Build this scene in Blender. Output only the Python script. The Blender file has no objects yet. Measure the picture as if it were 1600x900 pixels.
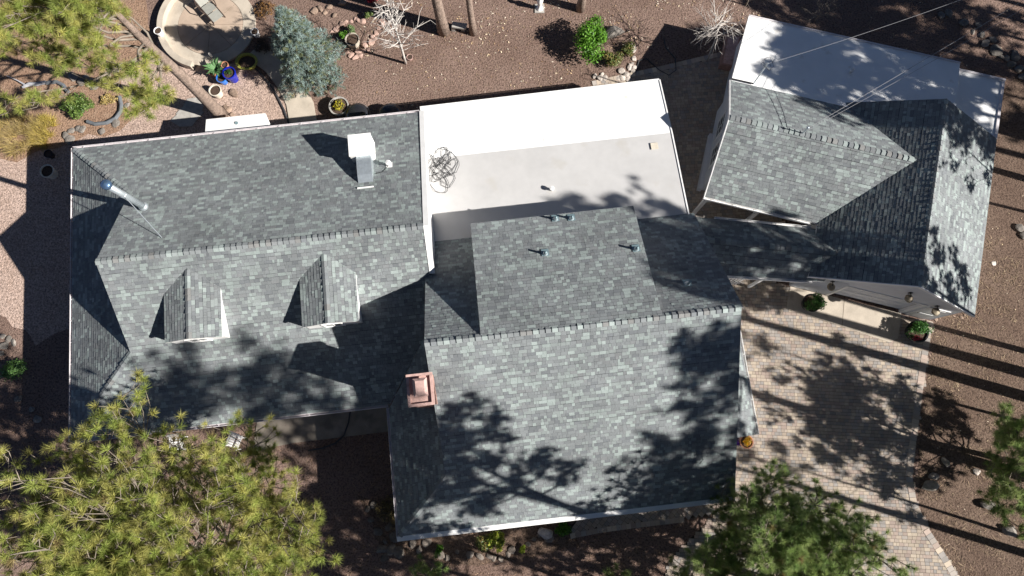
import bpy, bmesh, math, random
import numpy as np
from mathutils import Vector, Matrix
R = math.radians
rnd = random.Random(7)
sc = bpy.context.scene
col = sc.collection

# ---------------------------------------------------------------- camera, sky, sun, exposure
CAM_H, CAM_F, CAM_T = 33.0, 1075.0, R(11.0)          # metres up, focal length in photo pixels, tilt from straight down
cd = bpy.data.cameras.new('camera'); cam = bpy.data.objects.new('camera', cd); col.objects.link(cam)
cd.lens = CAM_F / 1600 * 36; cd.sensor_width = 36; cd.clip_end = 2000
cam.location = (0, 0, CAM_H); cam.rotation_euler = (CAM_T, 0, 0); sc.camera = cam
SUN_EL, SUN_AZ = R(33.3), R(-16.7)                   # azimuth counted from +X
to_sun = Vector((math.cos(SUN_AZ) * math.cos(SUN_EL), math.sin(SUN_AZ) * math.cos(SUN_EL), math.sin(SUN_EL)))
w = bpy.data.worlds.new('World'); sc.world = w; w.use_nodes = True
nt = w.node_tree; bg = nt.nodes['Background']
sky = nt.nodes.new('ShaderNodeTexSky'); sky.sky_type = 'NISHITA'; sky.sun_disc = False
sky.sun_elevation = SUN_EL; sky.sun_rotation = R(90) - SUN_AZ; sky.altitude = 1700; sky.dust_density = 0.4
nt.links.new(sky.outputs[0], bg.inputs[0]); bg.inputs[1].default_value = 0.05; sky.air_density = 0.4
sd = bpy.data.lights.new('sun', 'SUN'); sd.energy = 5.0; sd.angle = R(0.53); sd.color = (1.0, 0.965, 0.915)
sun = bpy.data.objects.new('sun', sd); col.objects.link(sun); sun.rotation_euler = to_sun.to_track_quat('Z', 'Y').to_euler(); sun.location = (30, -10, 40)
sc.view_settings.view_transform = 'Standard'; sc.view_settings.look = 'None'; sc.view_settings.exposure = 0.95; sc.view_settings.gamma = 1

# ---------------------------------------------------------------- helpers
def at(u, v, z=0.0):
    """the point at height z that shows at photo pixel (u, v)"""
    x, y = (u - 800) / CAM_F, -(v - 450) / CAM_F
    Y = y * math.cos(CAM_T) + math.sin(CAM_T); Z = y * math.sin(CAM_T) - math.cos(CAM_T)
    t = (z - CAM_H) / Z
    return Vector((x * t, Y * t, z))
def frame(deg):
    c, s = math.cos(R(deg)), math.sin(R(deg))
    return lambda a, b, z=0.0: Vector((a * c - b * s, a * s + b * c, z))
HL, GL, BL = frame(6.5), frame(-14.1), frame(-5.0)     # house, garage and link axes

def tag(o, label=None, cat=None, group=None, kind=None):
    if label: o['label'] = label
    if cat: o['category'] = cat
    if group: o['group'] = group
    if kind: o['kind'] = kind
    return o
def thing(name, label, cat, loc=(0, 0, 0), group=None):
    o = bpy.data.objects.new(name, None); col.objects.link(o); o.location = loc; o.empty_display_size = 0.2
    return tag(o, label, cat, group)

class MB:
    def __init__(s): s.v = []; s.f = []; s.c = []; s.m = []
    def face(s, pts, c=None, m=0):
        i = len(s.v); s.v += [tuple(p) for p in pts]; s.f.append(tuple(range(i, i + len(pts)))); s.c += [c or (1, 1, 1)] * len(pts); s.m.append(m)
    def mesh(s, pts, faces, c=None, m=0):
        i = len(s.v); s.v += [tuple(p) for p in pts]; s.c += [c or (1, 1, 1)] * len(pts)
        for f in faces: s.f.append(tuple(i + k for k in f)); s.m.append(m)
    def prism(s, top, dz, c=None, m=0, mside=None):
        """polygon (counter-clockwise from above) with thickness dz straight down, or along a vector"""
        d = Vector((0, 0, -dz)) if not isinstance(dz, Vector) else dz
        top = [Vector(p) for p in top]; n = len(top); i = len(s.v)
        s.v += [tuple(p) for p in top] + [tuple(p + d) for p in top]; s.c += [c or (1, 1, 1)] * (2 * n)
        s.f.append(tuple(range(i, i + n))); s.m.append(m); s.f.append(tuple(range(i + 2 * n - 1, i + n - 1, -1))); s.m.append(m if mside is None else mside)
        for k in range(n):
            s.f.append((i + (k + 1) % n, i + k, i + n + k, i + n + (k + 1) % n)); s.m.append(m if mside is None else mside)
        return s
    def box(s, o, ax, ay, az, c=None, m=0):
        """box from corner o with three edge vectors"""
        o, ax, ay, az = map(Vector, (o, ax, ay, az))
        return s.prism([o + az, o + ax + az, o + ax + ay + az, o + ay + az], -az, c, m)
    def cbox(s, ctr, sx, sy, sz, rz=0, c=None, m=0):
        a, b = Vector((math.cos(rz), math.sin(rz), 0)) * sx, Vector((-math.sin(rz), math.cos(rz), 0)) * sy
        return s.box(Vector(ctr) - a / 2 - b / 2, a, b, (0, 0, sz), c, m)
    def tube(s, pts, rad, n=6, c=None, m=0, cap=True):
        pts = [Vector(p) for p in pts]
        if not hasattr(rad, '__len__'): rad = [rad] * len(pts)
        i = len(s.v)
        for k, p in enumerate(pts):
            d = (pts[min(k + 1, len(pts) - 1)] - pts[max(k - 1, 0)])
            d = d.normalized() if d.length > 1e-9 else Vector((0, 0, 1))
            a = d.cross(Vector((0, 0, 1)) if abs(d.z) < 0.9 else Vector((1, 0, 0))).normalized(); b = d.cross(a)
            for j in range(n):
                t = 2 * math.pi * j / n; s.v.append(tuple(p + (a * math.cos(t) + b * math.sin(t)) * rad[k]))
        s.c += [c or (1, 1, 1)] * (n * len(pts))
        for k in range(len(pts) - 1):
            for j in range(n):
                q = (j + 1) % n; s.f.append((i + k * n + j, i + k * n + q, i + (k + 1) * n + q, i + (k + 1) * n + j)); s.m.append(m)
        if cap:
            s.f.append(tuple(i + j for j in range(n))[::-1]); s.m.append(m); e = i + (len(pts) - 1) * n; s.f.append(tuple(e + j for j in range(n))); s.m.append(m)
        return s
    def lathe(s, ctr, prof, n=18, c=None, m=0, sx=1, sy=1):
        ctr = Vector(ctr); i = len(s.v)
        for r, z in prof:
            for j in range(n):
                t = 2 * math.pi * j / n; s.v.append((ctr.x + r * sx * math.cos(t), ctr.y + r * sy * math.sin(t), ctr.z + z))
        s.c += [c or (1, 1, 1)] * (n * len(prof))
        for k in range(len(prof) - 1):
            for j in range(n):
                q = (j + 1) % n; s.f.append((i + k * n + j, i + k * n + q, i + (k + 1) * n + q, i + (k + 1) * n + j)); s.m.append(m)
        return s
    def build(s, name, mats, parent=None, org=None, smooth=False):
        me = bpy.data.meshes.new(name)
        org = Vector(org or (0, 0, 0))
        me.from_pydata([(x - org.x, y - org.y, z - org.z) for x, y, z in s.v], [], s.f)
        mats = mats if isinstance(mats, (list, tuple)) else [mats]
        for mm in mats: me.materials.append(mm)
        if len(mats) > 1: me.polygons.foreach_set('material_index', s.m)
        a = me.color_attributes.new('Col', 'FLOAT_COLOR', 'POINT')
        a.data.foreach_set('color', np.column_stack([np.array(s.c, dtype=np.float32), np.ones(len(s.c), dtype=np.float32)]).ravel())
        if smooth: me.polygons.foreach_set('use_smooth', [True] * len(me.polygons))
        me.update()
        o = bpy.data.objects.new(name, me); col.objects.link(o)
        if parent is not None: o.parent = parent
        else: o.location = org
        return o

ORG = {}; Z_ = Vector((0, 0, 1))
def root(name, label, cat, loc, group=None):
    o = thing(name, label, cat, loc, group); ORG[o.name] = Vector(loc); return o
def part(mb, name, mats, parent, smooth=False, label=None, kind=None):
    p = parent
    while p.parent is not None: p = p.parent
    o = mb.build(name, mats, parent, org=ORG.get(p.name, Vector(p.location)), smooth=smooth)
    return tag(o, label=label, kind=kind)
def solo(mb, name, mats, label, cat, loc, group=None, smooth=False):
    o = mb.build(name, mats, None, org=loc, smooth=smooth); ORG[o.name] = Vector(loc); return tag(o, label, cat, group)
def struct(mb, name, mats, smooth=False):
    return tag(mb.build(name, mats, None, org=(0, 0, 0), smooth=smooth), kind='structure')

# ---------------------------------------------------------------- materials
def mat(name, base=(0.5, 0.5, 0.5), rough=0.8, metal=0.0, vcol=False, spots=None, scale=6.0, amp=0.25, bump=0.0, bscale=None, fine=None, spec=0.3, transl=0.0):
    m = bpy.data.materials.new(name); m.use_nodes = True; n = m.node_tree.nodes; l = m.node_tree.links; b = n['Principled BSDF']
    b.inputs['Roughness'].default_value = rough; b.inputs['Metallic'].default_value = metal; b.inputs['Specular IOR Level'].default_value = spec
    tc = n.new('ShaderNodeTexCoord'); geo = n.new('ShaderNodeNewGeometry')
    if vcol:
        at_ = n.new('ShaderNodeAttribute'); at_.attribute_name = 'Col'; src = at_.outputs['Color']
    else:
        rgb = n.new('ShaderNodeRGB'); rgb.outputs[0].default_value = (*base, 1); src = rgb.outputs[0]
    def mul(src, sc_, am, det=4):
        no = n.new('ShaderNodeTexNoise'); no.inputs['Scale'].default_value = sc_; no.inputs['Detail'].default_value = det
        l.new(geo.outputs['Position'], no.inputs['Vector'])
        mr = n.new('ShaderNodeMapRange'); mr.inputs[1].default_value = 0.28; mr.inputs[2].default_value = 0.72; mr.inputs[3].default_value = 1 - am; mr.inputs[4].default_value = 1 + am
        l.new(no.outputs['Fac'], mr.inputs[0])
        mx = n.new('ShaderNodeVectorMath'); mx.operation = 'SCALE'; l.new(src, mx.inputs[0]); l.new(mr.outputs[0], mx.inputs['Scale'])
        return mx.outputs[0], no
    no = None
    if amp: src, no = mul(src, scale, amp)
    if fine: src, no = mul(src, fine[0], fine[1], 2)
    if spots:                                            # stains: (colour, scale, threshold)
        c2, s2, th = spots
        no2 = n.new('ShaderNodeTexNoise'); no2.inputs['Scale'].default_value = s2; no2.inputs['Detail'].default_value = 5; l.new(geo.outputs['Position'], no2.inputs['Vector'])
        mr = n.new('ShaderNodeMapRange'); mr.inputs[1].default_value = th; mr.inputs[2].default_value = th + 0.15; l.new(no2.outputs['Fac'], mr.inputs[0])
        mx = n.new('ShaderNodeMix'); mx.data_type = 'RGBA'; l.new(mr.outputs[0], mx.inputs[0]); l.new(src, mx.inputs[6]); mx.inputs[7].default_value = (*c2, 1); src = mx.outputs[2]
    l.new(src, b.inputs['Base Color'])
    if bump:
        nb = n.new('ShaderNodeTexNoise'); nb.inputs['Scale'].default_value = bscale or 20; nb.inputs['Detail'].default_value = 5; l.new(geo.outputs['Position'], nb.inputs['Vector'])
        bp = n.new('ShaderNodeBump'); bp.inputs['Strength'].default_value = 1.0; bp.inputs['Distance'].default_value = bump; l.new(nb.outputs['Fac'], bp.inputs['Height']); l.new(bp.outputs[0], b.inputs['Normal'])
    if transl:
        tr = n.new('ShaderNodeBsdfTranslucent'); l.new(src, tr.inputs['Color']); ms = n.new('ShaderNodeMixShader'); ms.inputs[0].default_value = transl
        l.new(b.outputs[0], ms.inputs[1]); l.new(tr.outputs[0], ms.inputs[2]); l.new(ms.outputs[0], n['Material Output'].inputs['Surface'])
    return m

M = {}
M['shingle'] = mat('asphalt_shingle', vcol=True, rough=0.95, scale=0.6, amp=0.15, fine=(55, 0.22), spec=0.15)
M['deck'] = mat('roof_underlay', (0.03, 0.033, 0.036), 0.95)
M['white'] = mat('white_paint', (0.78, 0.77, 0.75), 0.5, scale=2.5, amp=0.06)
M['siding'] = mat('white_siding', (0.62, 0.63, 0.65), 0.6, scale=3, amp=0.06)
M['trim'] = mat('fascia_paint', (0.62, 0.58, 0.59), 0.5, scale=5, amp=0.12)
M['coat'] = mat('white_roof_coating', (0.84, 0.835, 0.82), 0.55, scale=1.1, amp=0.05, spots=((0.66, 0.62, 0.56), 1.7, 0.63))
M['membrane'] = mat('tan_roof_membrane', (0.485, 0.475, 0.465), 0.7, scale=0.8, amp=0.05, fine=(3, 0.03), spots=((0.45, 0.43, 0.4), 0.9, 0.6))
M['galv'] = mat('galvanised_metal', (0.62, 0.68, 0.71), 0.38, 0.75, scale=9, amp=0.1)
M['blued'] = mat('blue_steel_cap', (0.12, 0.2, 0.33), 0.3, 0.7, amp=0.1)
M['vent'] = mat('painted_vent_metal', (0.2, 0.28, 0.3), 0.5, 0.2, amp=0.1)
M['copper'] = mat('dusty_pink_metal', (0.5, 0.33, 0.29), 0.6, 0.0, scale=7, amp=0.2, spots=((0.3, 0.18, 0.15), 5, 0.58))
M['brick'] = mat('salmon_brick', (0.36, 0.21, 0.17), 0.85, scale=9, amp=0.25)
M['dark'] = mat('dark_metal', (0.015, 0.015, 0.017), 0.45, amp=0.1)
M['iron'] = mat('rusted_iron', (0.06, 0.04, 0.032), 0.7, amp=0.3)
M['glass'] = mat('window_glass', (0.02, 0.025, 0.03), 0.08, 0.0, amp=0, spec=0.8)
M['concrete'] = mat('concrete', (0.46, 0.4, 0.325), 0.85, scale=1.6, amp=0.14, fine=(30, 0.08), spots=((0.33, 0.28, 0.225), 1.3, 0.56))
M['walkc'] = mat('weathered_shaded_concrete', (0.26, 0.225, 0.185), 0.9, scale=1.4, amp=0.2, fine=(30, 0.1), spots=((0.17, 0.145, 0.12), 1.1, 0.5))  # weathered; deep shade over the side walk is painted into the darker base
M['patio'] = mat('tan_concrete', (0.42, 0.325, 0.25), 0.85, scale=1.8, amp=0.12, fine=(40, 0.08), spots=((0.31, 0.24, 0.18), 1.9, 0.58))
M['flag'] = mat('flagstone', (0.36, 0.34, 0.31), 0.9, scale=5, amp=0.2)
M['paver'] = mat('concrete_paver', vcol=True, rough=0.9, scale=0.7, amp=0.12, fine=(45, 0.12), spec=0.2)
M['sand'] = mat('joint_sand', (0.06, 0.045, 0.035), 0.95, amp=0.2)
M['rock'] = mat('rock', vcol=True, rough=0.9, scale=5, amp=0.3, fine=(24, 0.2), bump=0.03, bscale=9)
M['bark'] = mat('pine_bark', (0.235, 0.175, 0.14), 0.95, scale=5, amp=0.35, fine=(26, 0.35), bump=0.04, bscale=16)
M['palebark'] = mat('pale_bark', (0.50, 0.46, 0.42), 0.85, scale=8, amp=0.2, spots=((0.12, 0.1, 0.09), 9, 0.64))
M['twig'] = mat('grey_branch', (0.21, 0.175, 0.14), 0.9, scale=6, amp=0.3)
M['needle'] = mat('pine_needles', vcol=True, rough=0.55, amp=0.0, spec=0.25, transl=0.4)
M['leaf'] = mat('leaves', vcol=True, rough=0.5, amp=0.0, spec=0.3, transl=0.2)
M['litter'] = mat('leaf_litter', vcol=True, rough=0.8, amp=0.0)
M['soil'] = mat('potting_soil', (0.07, 0.045, 0.032), 0.95, scale=20, amp=0.5)
M['cream'] = mat('cream_glaze', (0.62, 0.56, 0.46), 0.5, scale=7, amp=0.12)
M['terracotta'] = mat('terracotta', (0.42, 0.2, 0.12), 0.8, scale=7, amp=0.15)
M['bluepot'] = mat('cobalt_glaze', (0.01, 0.02, 0.32), 0.15, amp=0.2, spec=0.6)
M['bluepot2'] = mat('azure_glaze', (0.03, 0.16, 0.55), 0.15, amp=0.2, spec=0.6)
M['yellow'] = mat('yellow_plastic', (0.3, 0.29, 0.06), 0.4, amp=0.12)
M['hose'] = mat('black_hose', (0.05, 0.052, 0.056), 0.4, amp=0.2)
M['pipe'] = mat('grey_drain_pipe', (0.13, 0.14, 0.15), 0.5, amp=0.15)
M['palepipe'] = mat('bleached_log', (0.36, 0.36, 0.38), 0.7, amp=0.2)
M['sling'] = mat('sling_fabric', (0.3, 0.295, 0.26), 0.8, amp=0.08, fine=(60, 0.08))
M['red'] = mat('red_fabric', (0.5, 0.02, 0.03), 0.7, amp=0.2)
M['wood'] = mat('weathered_wood', (0.25, 0.19, 0.14), 0.85, scale=6, amp=0.25)
M['brass'] = mat('aged_brass', (0.27, 0.225, 0.16), 0.6, 0.2, amp=0.2)
M['wire'] = mat('wire', (0.25, 0.25, 0.26), 0.5, amp=0)
M['blackplastic'] = mat('black_plastic', (0.02, 0.02, 0.023), 0.25, amp=0.1, spec=0.6)

def ground_mat(name, a, b, c, s1, pebble=None):
    m = bpy.data.materials.new(name); m.use_nodes = True; n = m.node_tree.nodes; l = m.node_tree.links; bs = n['Principled BSDF']
    bs.inputs['Roughness'].default_value = 0.95; bs.inputs['Specular IOR Level'].default_value = 0.1
    geo = n.new('ShaderNodeNewGeometry')
    def noise(s, d=5):
        x = n.new('ShaderNodeTexNoise'); x.inputs['Scale'].default_value = s; x.inputs['Detail'].default_value = d; x.inputs['Roughness'].default_value = 0.65; l.new(geo.outputs['Position'], x.inputs['Vector']); return x
    def ramp(src, lo, hi):
        x = n.new('ShaderNodeMapRange'); x.inputs[1].default_value = lo; x.inputs[2].default_value = hi; l.new(src, x.inputs[0]); return x.outputs[0]
    def mix(f, x, y):
        k = n.new('ShaderNodeMix'); k.data_type = 'RGBA'; l.new(f, k.inputs[0])
        for sl, q in ((6, x), (7, y)):
            if isinstance(q, tuple): k.inputs[sl].default_value = (*q, 1)
            else: l.new(q, k.inputs[sl])
        return k.outputs[2]
    col_ = mix(ramp(noise(s1).outputs['Fac'], 0.38, 0.64), a, b)
    col_ = mix(ramp(noise(3.2, 6).outputs['Fac'], 0.5, 0.72), col_, c)
    h = noise(11, 8)
    col_ = mix(ramp(h.outputs['Fac'], 0.53, 0.36), col_, tuple(x * 0.42 for x in a))
    if pebble:
        vo = n.new('ShaderNodeTexVoronoi'); vo.inputs['Scale'].default_value = pebble; l.new(geo.outputs['Position'], vo.inputs['Vector'])
        hs = n.new('ShaderNodeSeparateColor'); l.new(vo.outputs['Color'], hs.inputs[0])
        k = n.new('ShaderNodeVectorMath'); k.operation = 'SCALE'; l.new(col_, k.inputs[0])
        mr = n.new('ShaderNodeMapRange'); mr.inputs[3].default_value = 0.74; mr.inputs[4].default_value = 1.26; l.new(hs.outputs[0], mr.inputs[0]); l.new(mr.outputs[0], k.inputs['Scale'])
        col_ = k.outputs[0]; hh = vo.outputs['Distance']; dist = -0.03
    else:
        w_ = noise(38, 3); k = n.new('ShaderNodeVectorMath'); k.operation = 'SCALE'; l.new(col_, k.inputs[0])
        mr = n.new('ShaderNodeMapRange'); mr.inputs[1].default_value = 0.3; mr.inputs[2].default_value = 0.7; mr.inputs[3].default_value = 0.6; mr.inputs[4].default_value = 1.4; l.new(w_.outputs['Fac'], mr.inputs[0]); l.new(mr.outputs[0], k.inputs['Scale'])
        col_ = k.outputs[0]; hh = h.outputs['Fac']; dist = 0.12
    l.new(col_, bs.inputs['Base Color'])
    bp = n.new('ShaderNodeBump'); bp.inputs['Distance'].default_value = dist; bp.inputs['Strength'].default_value = 0.7; l.new(hh, bp.inputs['Height']); l.new(bp.outputs[0], bs.inputs['Normal'])
    return m
M['dirt'] = ground_mat('red_brown_dirt', (0.19, 0.126, 0.1), (0.275, 0.19, 0.155), (0.24, 0.172, 0.137), 0.22)
M['gravel'] = ground_mat('pink_gravel', (0.43, 0.315, 0.255), (0.48, 0.36, 0.30), (0.40, 0.285, 0.225), 0.35, pebble=17)
M['mulch'] = ground_mat('straw_mulch', (0.15, 0.102, 0.077), (0.195, 0.138, 0.104), (0.10, 0.066, 0.05), 0.5)

# ---------------------------------------------------------------- ground, gravel, paving
def inside(p, poly):
    x, y = p[0], p[1]; c = False; j = len(poly) - 1
    for i in range(len(poly)):
        xi, yi, xj, yj = poly[i][0], poly[i][1], poly[j][0], poly[j][1]
        if (yi > y) != (yj > y) and x < (xj - xi) * (y - yi) / (yj - yi) + xi: c = not c
        j = i
    return c
def pix(*uv, z=0.0): return [at(u, v, z) for u, v in uv]
def ccw(p):
    a = sum(p[i][0] * p[(i + 1) % len(p)][1] - p[(i + 1) % len(p)][0] * p[i][1] for i in range(len(p)))
    return p if a > 0 else p[::-1]
def sheet(name, pts, z, m, thick=0.0):
    mb = MB(); pts = ccw([Vector((p[0], p[1], z)) for p in pts])
    if thick: mb.prism(pts, thick)
    else: mb.face(pts)
    return struct(mb, name, m)
g = MB(); g.face([(-300, -300, 0), (300, -300, 0), (300, 300, 0), (-300, 300, 0)]); struct(g, 'ground', M['dirt'])

def wob(pts, k=3, a=0.18):
    out = []
    for i, p in enumerate(pts):
        q = pts[(i + 1) % len(pts)]
        for j in range(k):
            t = j / k; v = Vector(p).lerp(Vector(q), t); out.append(v + Vector((rnd.uniform(-a, a), rnd.uniform(-a, a), 0)))
    return out
gravel = wob(pix((-150, 120), (70, 95), (160, 70), (255, 60), (300, 100), (390, 100), (440, 150), (455, 195), (430, 260), (200, 330), (170, 480), (60, 540), (10, 500), (-150, 430)), 4)
M['earth'] = ground_mat('tan_earth', (0.34, 0.22, 0.15), (0.28, 0.175, 0.12), (0.40, 0.28, 0.2), 0.45)
sheet('bare_earth', wob(pix((-200, -150), (215, -150), (235, 20), (250, 75), (190, 118), (215, 190), (110, 225), (30, 250), (-200, 250)), 4, 0.25), 0.008, M['earth'])
sheet('gravel_bed', gravel, 0.004, M['gravel'])
sheet('mulch_bed', wob(pix((1462, 490), (1500, 470), (1540, 330), (1560, 150), (1640, 60), (1800, 60), (1750, 1050), (1500, 1050), (1440, 800), (1432, 720), (1440, 640)), 5, 0.12), 0.005, M['mulch'])
sheet('mulch_bed', wob(pix((560, 770), (640, 820), (900, 812), (905, 850), (800, 880), (700, 885), (600, 860)), 4, 0.12), 0.006, M['mulch'])

PAV = [(0.46, 0.38, 0.305), (0.41, 0.325, 0.275), (0.39, 0.345, 0.305), (0.34, 0.31, 0.285), (0.50, 0.42, 0.33), (0.44, 0.365, 0.30)]
def pave(name, poly, rz, hole=None, size=(0.205, 0.155), z=0.03, mixed=True, seed=1):
    """bed + pavers laid in running bond, kept where the whole paver lies in the outline"""
    r = random.Random(seed); poly = ccw([Vector((p[0], p[1], 0)) for p in poly])
    bed = MB(); bed.face([Vector((p.x, p.y, 0.012)) for p in poly]); base = struct(bed, name, M['sand'])
    c, s = math.cos(rz), math.sin(rz); mb = MB()
    xs = [p.x * c + p.y * s for p in poly]; ys = [-p.x * s + p.y * c for p in poly]
    L, Wd = size; ny = int((max(ys) - min(ys)) / Wd) + 1; n = 0
    for j in range(ny):
        y0 = min(ys) + j * Wd; x = min(xs) - r.random() * L
        while x < max(xs):
            wl = L * (r.choice((0.7, 1.0, 1.0, 1.3)) if mixed else 1.0)
            g_ = 0.006; q = [(x + g_, y0 + g_), (x + wl - g_, y0 + g_), (x + wl - g_, y0 + Wd - g_), (x + g_, y0 + Wd - g_)]
            q = [(a * c - b * s, a * s + b * c) for a, b in q]; x += wl
            ctr = (sum(p[0] for p in q) / 4, sum(p[1] for p in q) / 4)
            if inside(ctr, poly) and not (hole and all(inside(p, hole) for p in q)):
                k = PAV[int(r.random() ** 1.15 * len(PAV))]; f = r.uniform(0.86, 1.08) * 0.86; zz = z + r.uniform(-0.004, 0.004)
                mb.prism([(a, b, zz) for a, b in q], 0.022, tuple(v * f for v in k)); n += 1
    o = part(mb, 'paver_field', M['paver'], base, kind='stuff'); return base
apron = [GL(11.6, 8.5), GL(16.7, 8.05), GL(17.05, 8.35), GL(17.05, 9.6), GL(11.6, 9.6)]
edge_e = pix((1457, 503), (1444, 590), (1431, 690), (1425, 745), (1432, 785), (1450, 825), (1478, 868), (1500, 905), (1540, 985), (1600, 1080))
drive = [HL(8.75, 2.5), HL(8.75, -3.9)] + pix((1120, 800), (1050, 870), (1010, 960), (1000, 1080)) + edge_e[::-1] + [GL(18.6, 9.5), GL(11.0, 9.6), GL(10.9, 10.5), GL(7.2, 9.6), HL(8.75, 5.5)]
drv = pave('driveway', drive, R(-3), hole=apron, seed=3)
k = 0
bm_ = None
def soldier(line, parent, name, wdt=0.2, dep=0.3, seed=0):
    """edging course: one paver after the other across the line, each an object of its own"""
    r = random.Random(seed); out = 0
    for i in range(len(line) - 1):
        a, b = Vector(line[i]), Vector(line[i + 1]); d = (b - a).normalized(); nrm = Vector((-d.y, d.x, 0)); n = max(1, int((b - a).length / wdt))
        for j in range(n):
            p = a + d * ((b - a).length * j / n); wl = (b - a).length / n - 0.012; m_ = MB(); f = r.uniform(0.8, 1.2); cc = r.choice(PAV)
            m_.box(p + Vector((0, 0, 0.014)), d * wl, -nrm * dep, (0, 0, 0.024 + r.uniform(0, 0.006)), tuple(v * f for v in cc)); part(m_, name, M['paver'], parent)
soldier(edge_e[:-2], drv, 'edging_paver', seed=5)
court = pix((925, 133), (1040, 108), (1132, 86), (1150, 130), (1110, 300), (1098, 345), (1085, 345), (1000, 330), (950, 200))
cty = pave('courtyard', [at(925, 133), at(1040, 108), at(1132, 86), GL(6.9, 21.0), GL(6.9, 17.8), GL(6.9, 14.0), GL(11.6, 12.6), GL(11.6, 10.5), GL(7.0, 10.0), HL(8.3, 8.0), HL(8.3, 14.4)], R(4), seed=9)
soldier([at(1128, 88), at(1040, 109), at(926, 134)], cty, 'edging_paver', wdt=0.22, dep=0.24, seed=8)
walk = [HL(4.3, -3.4), HL(8.8, -3.4), at(1118, 805), at(1052, 813), at(960, 822), at(903, 833), at(880, 832)]
wk = pave('walkway', walk, R(6.5 + 45), size=(0.21, 0.21), mixed=False, seed=11)
soldier([at(1068, 808), at(1000, 816), at(940, 824), at(890, 834)], wk, 'edging_paver', wdt=0.22, dep=-0.22, seed=6)
sheet('garage_apron', apron, 0.05, M['concrete'], 0.05)
ax = MB(); p0, p1 = GL(14.35, 8.25, 0.052), GL(14.25, 9.6, 0.052); ax.box(p0 - Vector((0.008, 0, 0)), (0.016, 0, 0), p1 - p0, (0, 0, 0.002)); struct(ax, 'apron_joint', M['sand'])
# walk behind the west eave and the path to the patio
sheet('side_walk', pix((405, 640), (610, 630), (625, 672), (460, 692), (395, 705)), 0.04, M['walkc'], 0.04)
path = pix((385, 90), (415, 112), (436, 140), (448, 165), (455, 205), (498, 205), (490, 160), (470, 120), (440, 90), (405, 70))
sheet('garden_path', path, 0.05, M['concrete'], 0.05)
ed = MB(); ed.tube([p + Vector((0, 0, 0.06)) for p in pix((386, 97), (404, 112), (420, 130), (433, 150), (444, 172), (454, 200))], 0.045, 6)
solo(ed, 'garden_edging', M['hose'], 'black strip edging along the curved concrete path beside the gravel', 'edging', at(420, 130))
# round patio: outer ring, bench wall, inner disc with score lines
PC = at(330, 40); 
def ring(r0, r1, z, h, a0=0, a1=360, n=64):
    mb = MB()
    for i in range(n):
        t0, t1 = R(a0 + (a1 - a0) * i / n), R(a0 + (a1 - a0) * (i + 1) / n)
        q = [PC + Vector((r * math.cos(t), r * math.sin(t), z)) for r, t in ((r0, t0), (r1, t0), (r1, t1), (r0, t1))]
        mb.prism(q, h)
    return mb
struct(ring(1.72, 2.36, 0.10, 0.1), 'patio_rim', M['concrete'])
dm = MB()
for i in range(8):                                     # inner disc cast in eight wedges with open joints
    t0, t1 = R(45 * i + 0.35), R(45 * (i + 1) - 0.35)
    arc = [PC + Vector((1.70 * math.cos(t0 + (t1 - t0) * k / 8), 1.70 * math.sin(t0 + (t1 - t0) * k / 8), 0.1)) for k in range(9)]
    dm.prism([PC + Vector((0.02 * math.cos((t0 + t1) / 2), 0.02 * math.sin((t0 + t1) / 2), 0.1))] + arc, 0.1)
struct(dm, 'patio_floor', M['patio'])
struct(ring(2.36, 2.66, 0.42, 0.42, 92, 255, 30), 'patio_seat_wall', M['concrete'])
for i, (u, v, a, sx, sy) in enumerate(((303, 165, 20, 0.6, 0.5), (297, 178, 70, 0.75, 0.5), (288, 188, 10, 0.7, 0.45))):
    p = at(u, v); mb = MB(); mb.prism([p + Vector((math.cos(R(a + t)) * sx * q, math.sin(R(a + t)) * sy * q, 0.03 + 0.006 * i)) for t, q in ((0, 1), (62, 0.9), (110, 0.95), (175, 1), (240, 0.85), (300, 0.98))], 0.03); struct(mb, 'stepping_stone', M['flag'])

# ---------------------------------------------------------------- roofs
def clip(poly, a, b):
    """keep the part of a 2-D polygon left of the line a-b"""
    out = []; ex, ey = b[0] - a[0], b[1] - a[1]
    for i in range(len(poly)):
        p, q = poly[i], poly[(i + 1) % len(poly)]
        dp, dq = ex * (p[1] - a[1]) - ey * (p[0] - a[0]), ex * (q[1] - a[1]) - ey * (q[0] - a[0])
        if dp >= 0: out.append(p)
        if (dp > 0 > dq) or (dp < 0 < dq):
            t = dp / (dp - dq); out.append((p[0] + (q[0] - p[0]) * t, p[1] + (q[1] - p[1]) * t))
    return out
def tab_colour(r):
    k = r.random(); f = r.uniform(0.9, 1.1) * 1.16
    if k < 0.17: c = (0.226, 0.257, 0.247)
    elif k < 0.36: c = (0.190, 0.210, 0.206)
    elif k < 0.80: c = (0.158, 0.169, 0.172)
    elif k < 0.93: c = (0.130, 0.139, 0.145)
    else: c = (0.158, 0.165, 0.168)
    return tuple(x * f for x in c)
COURSE = 0.142
BIG = {}                                               # widest whole tabs of each roof, built one by one
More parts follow.
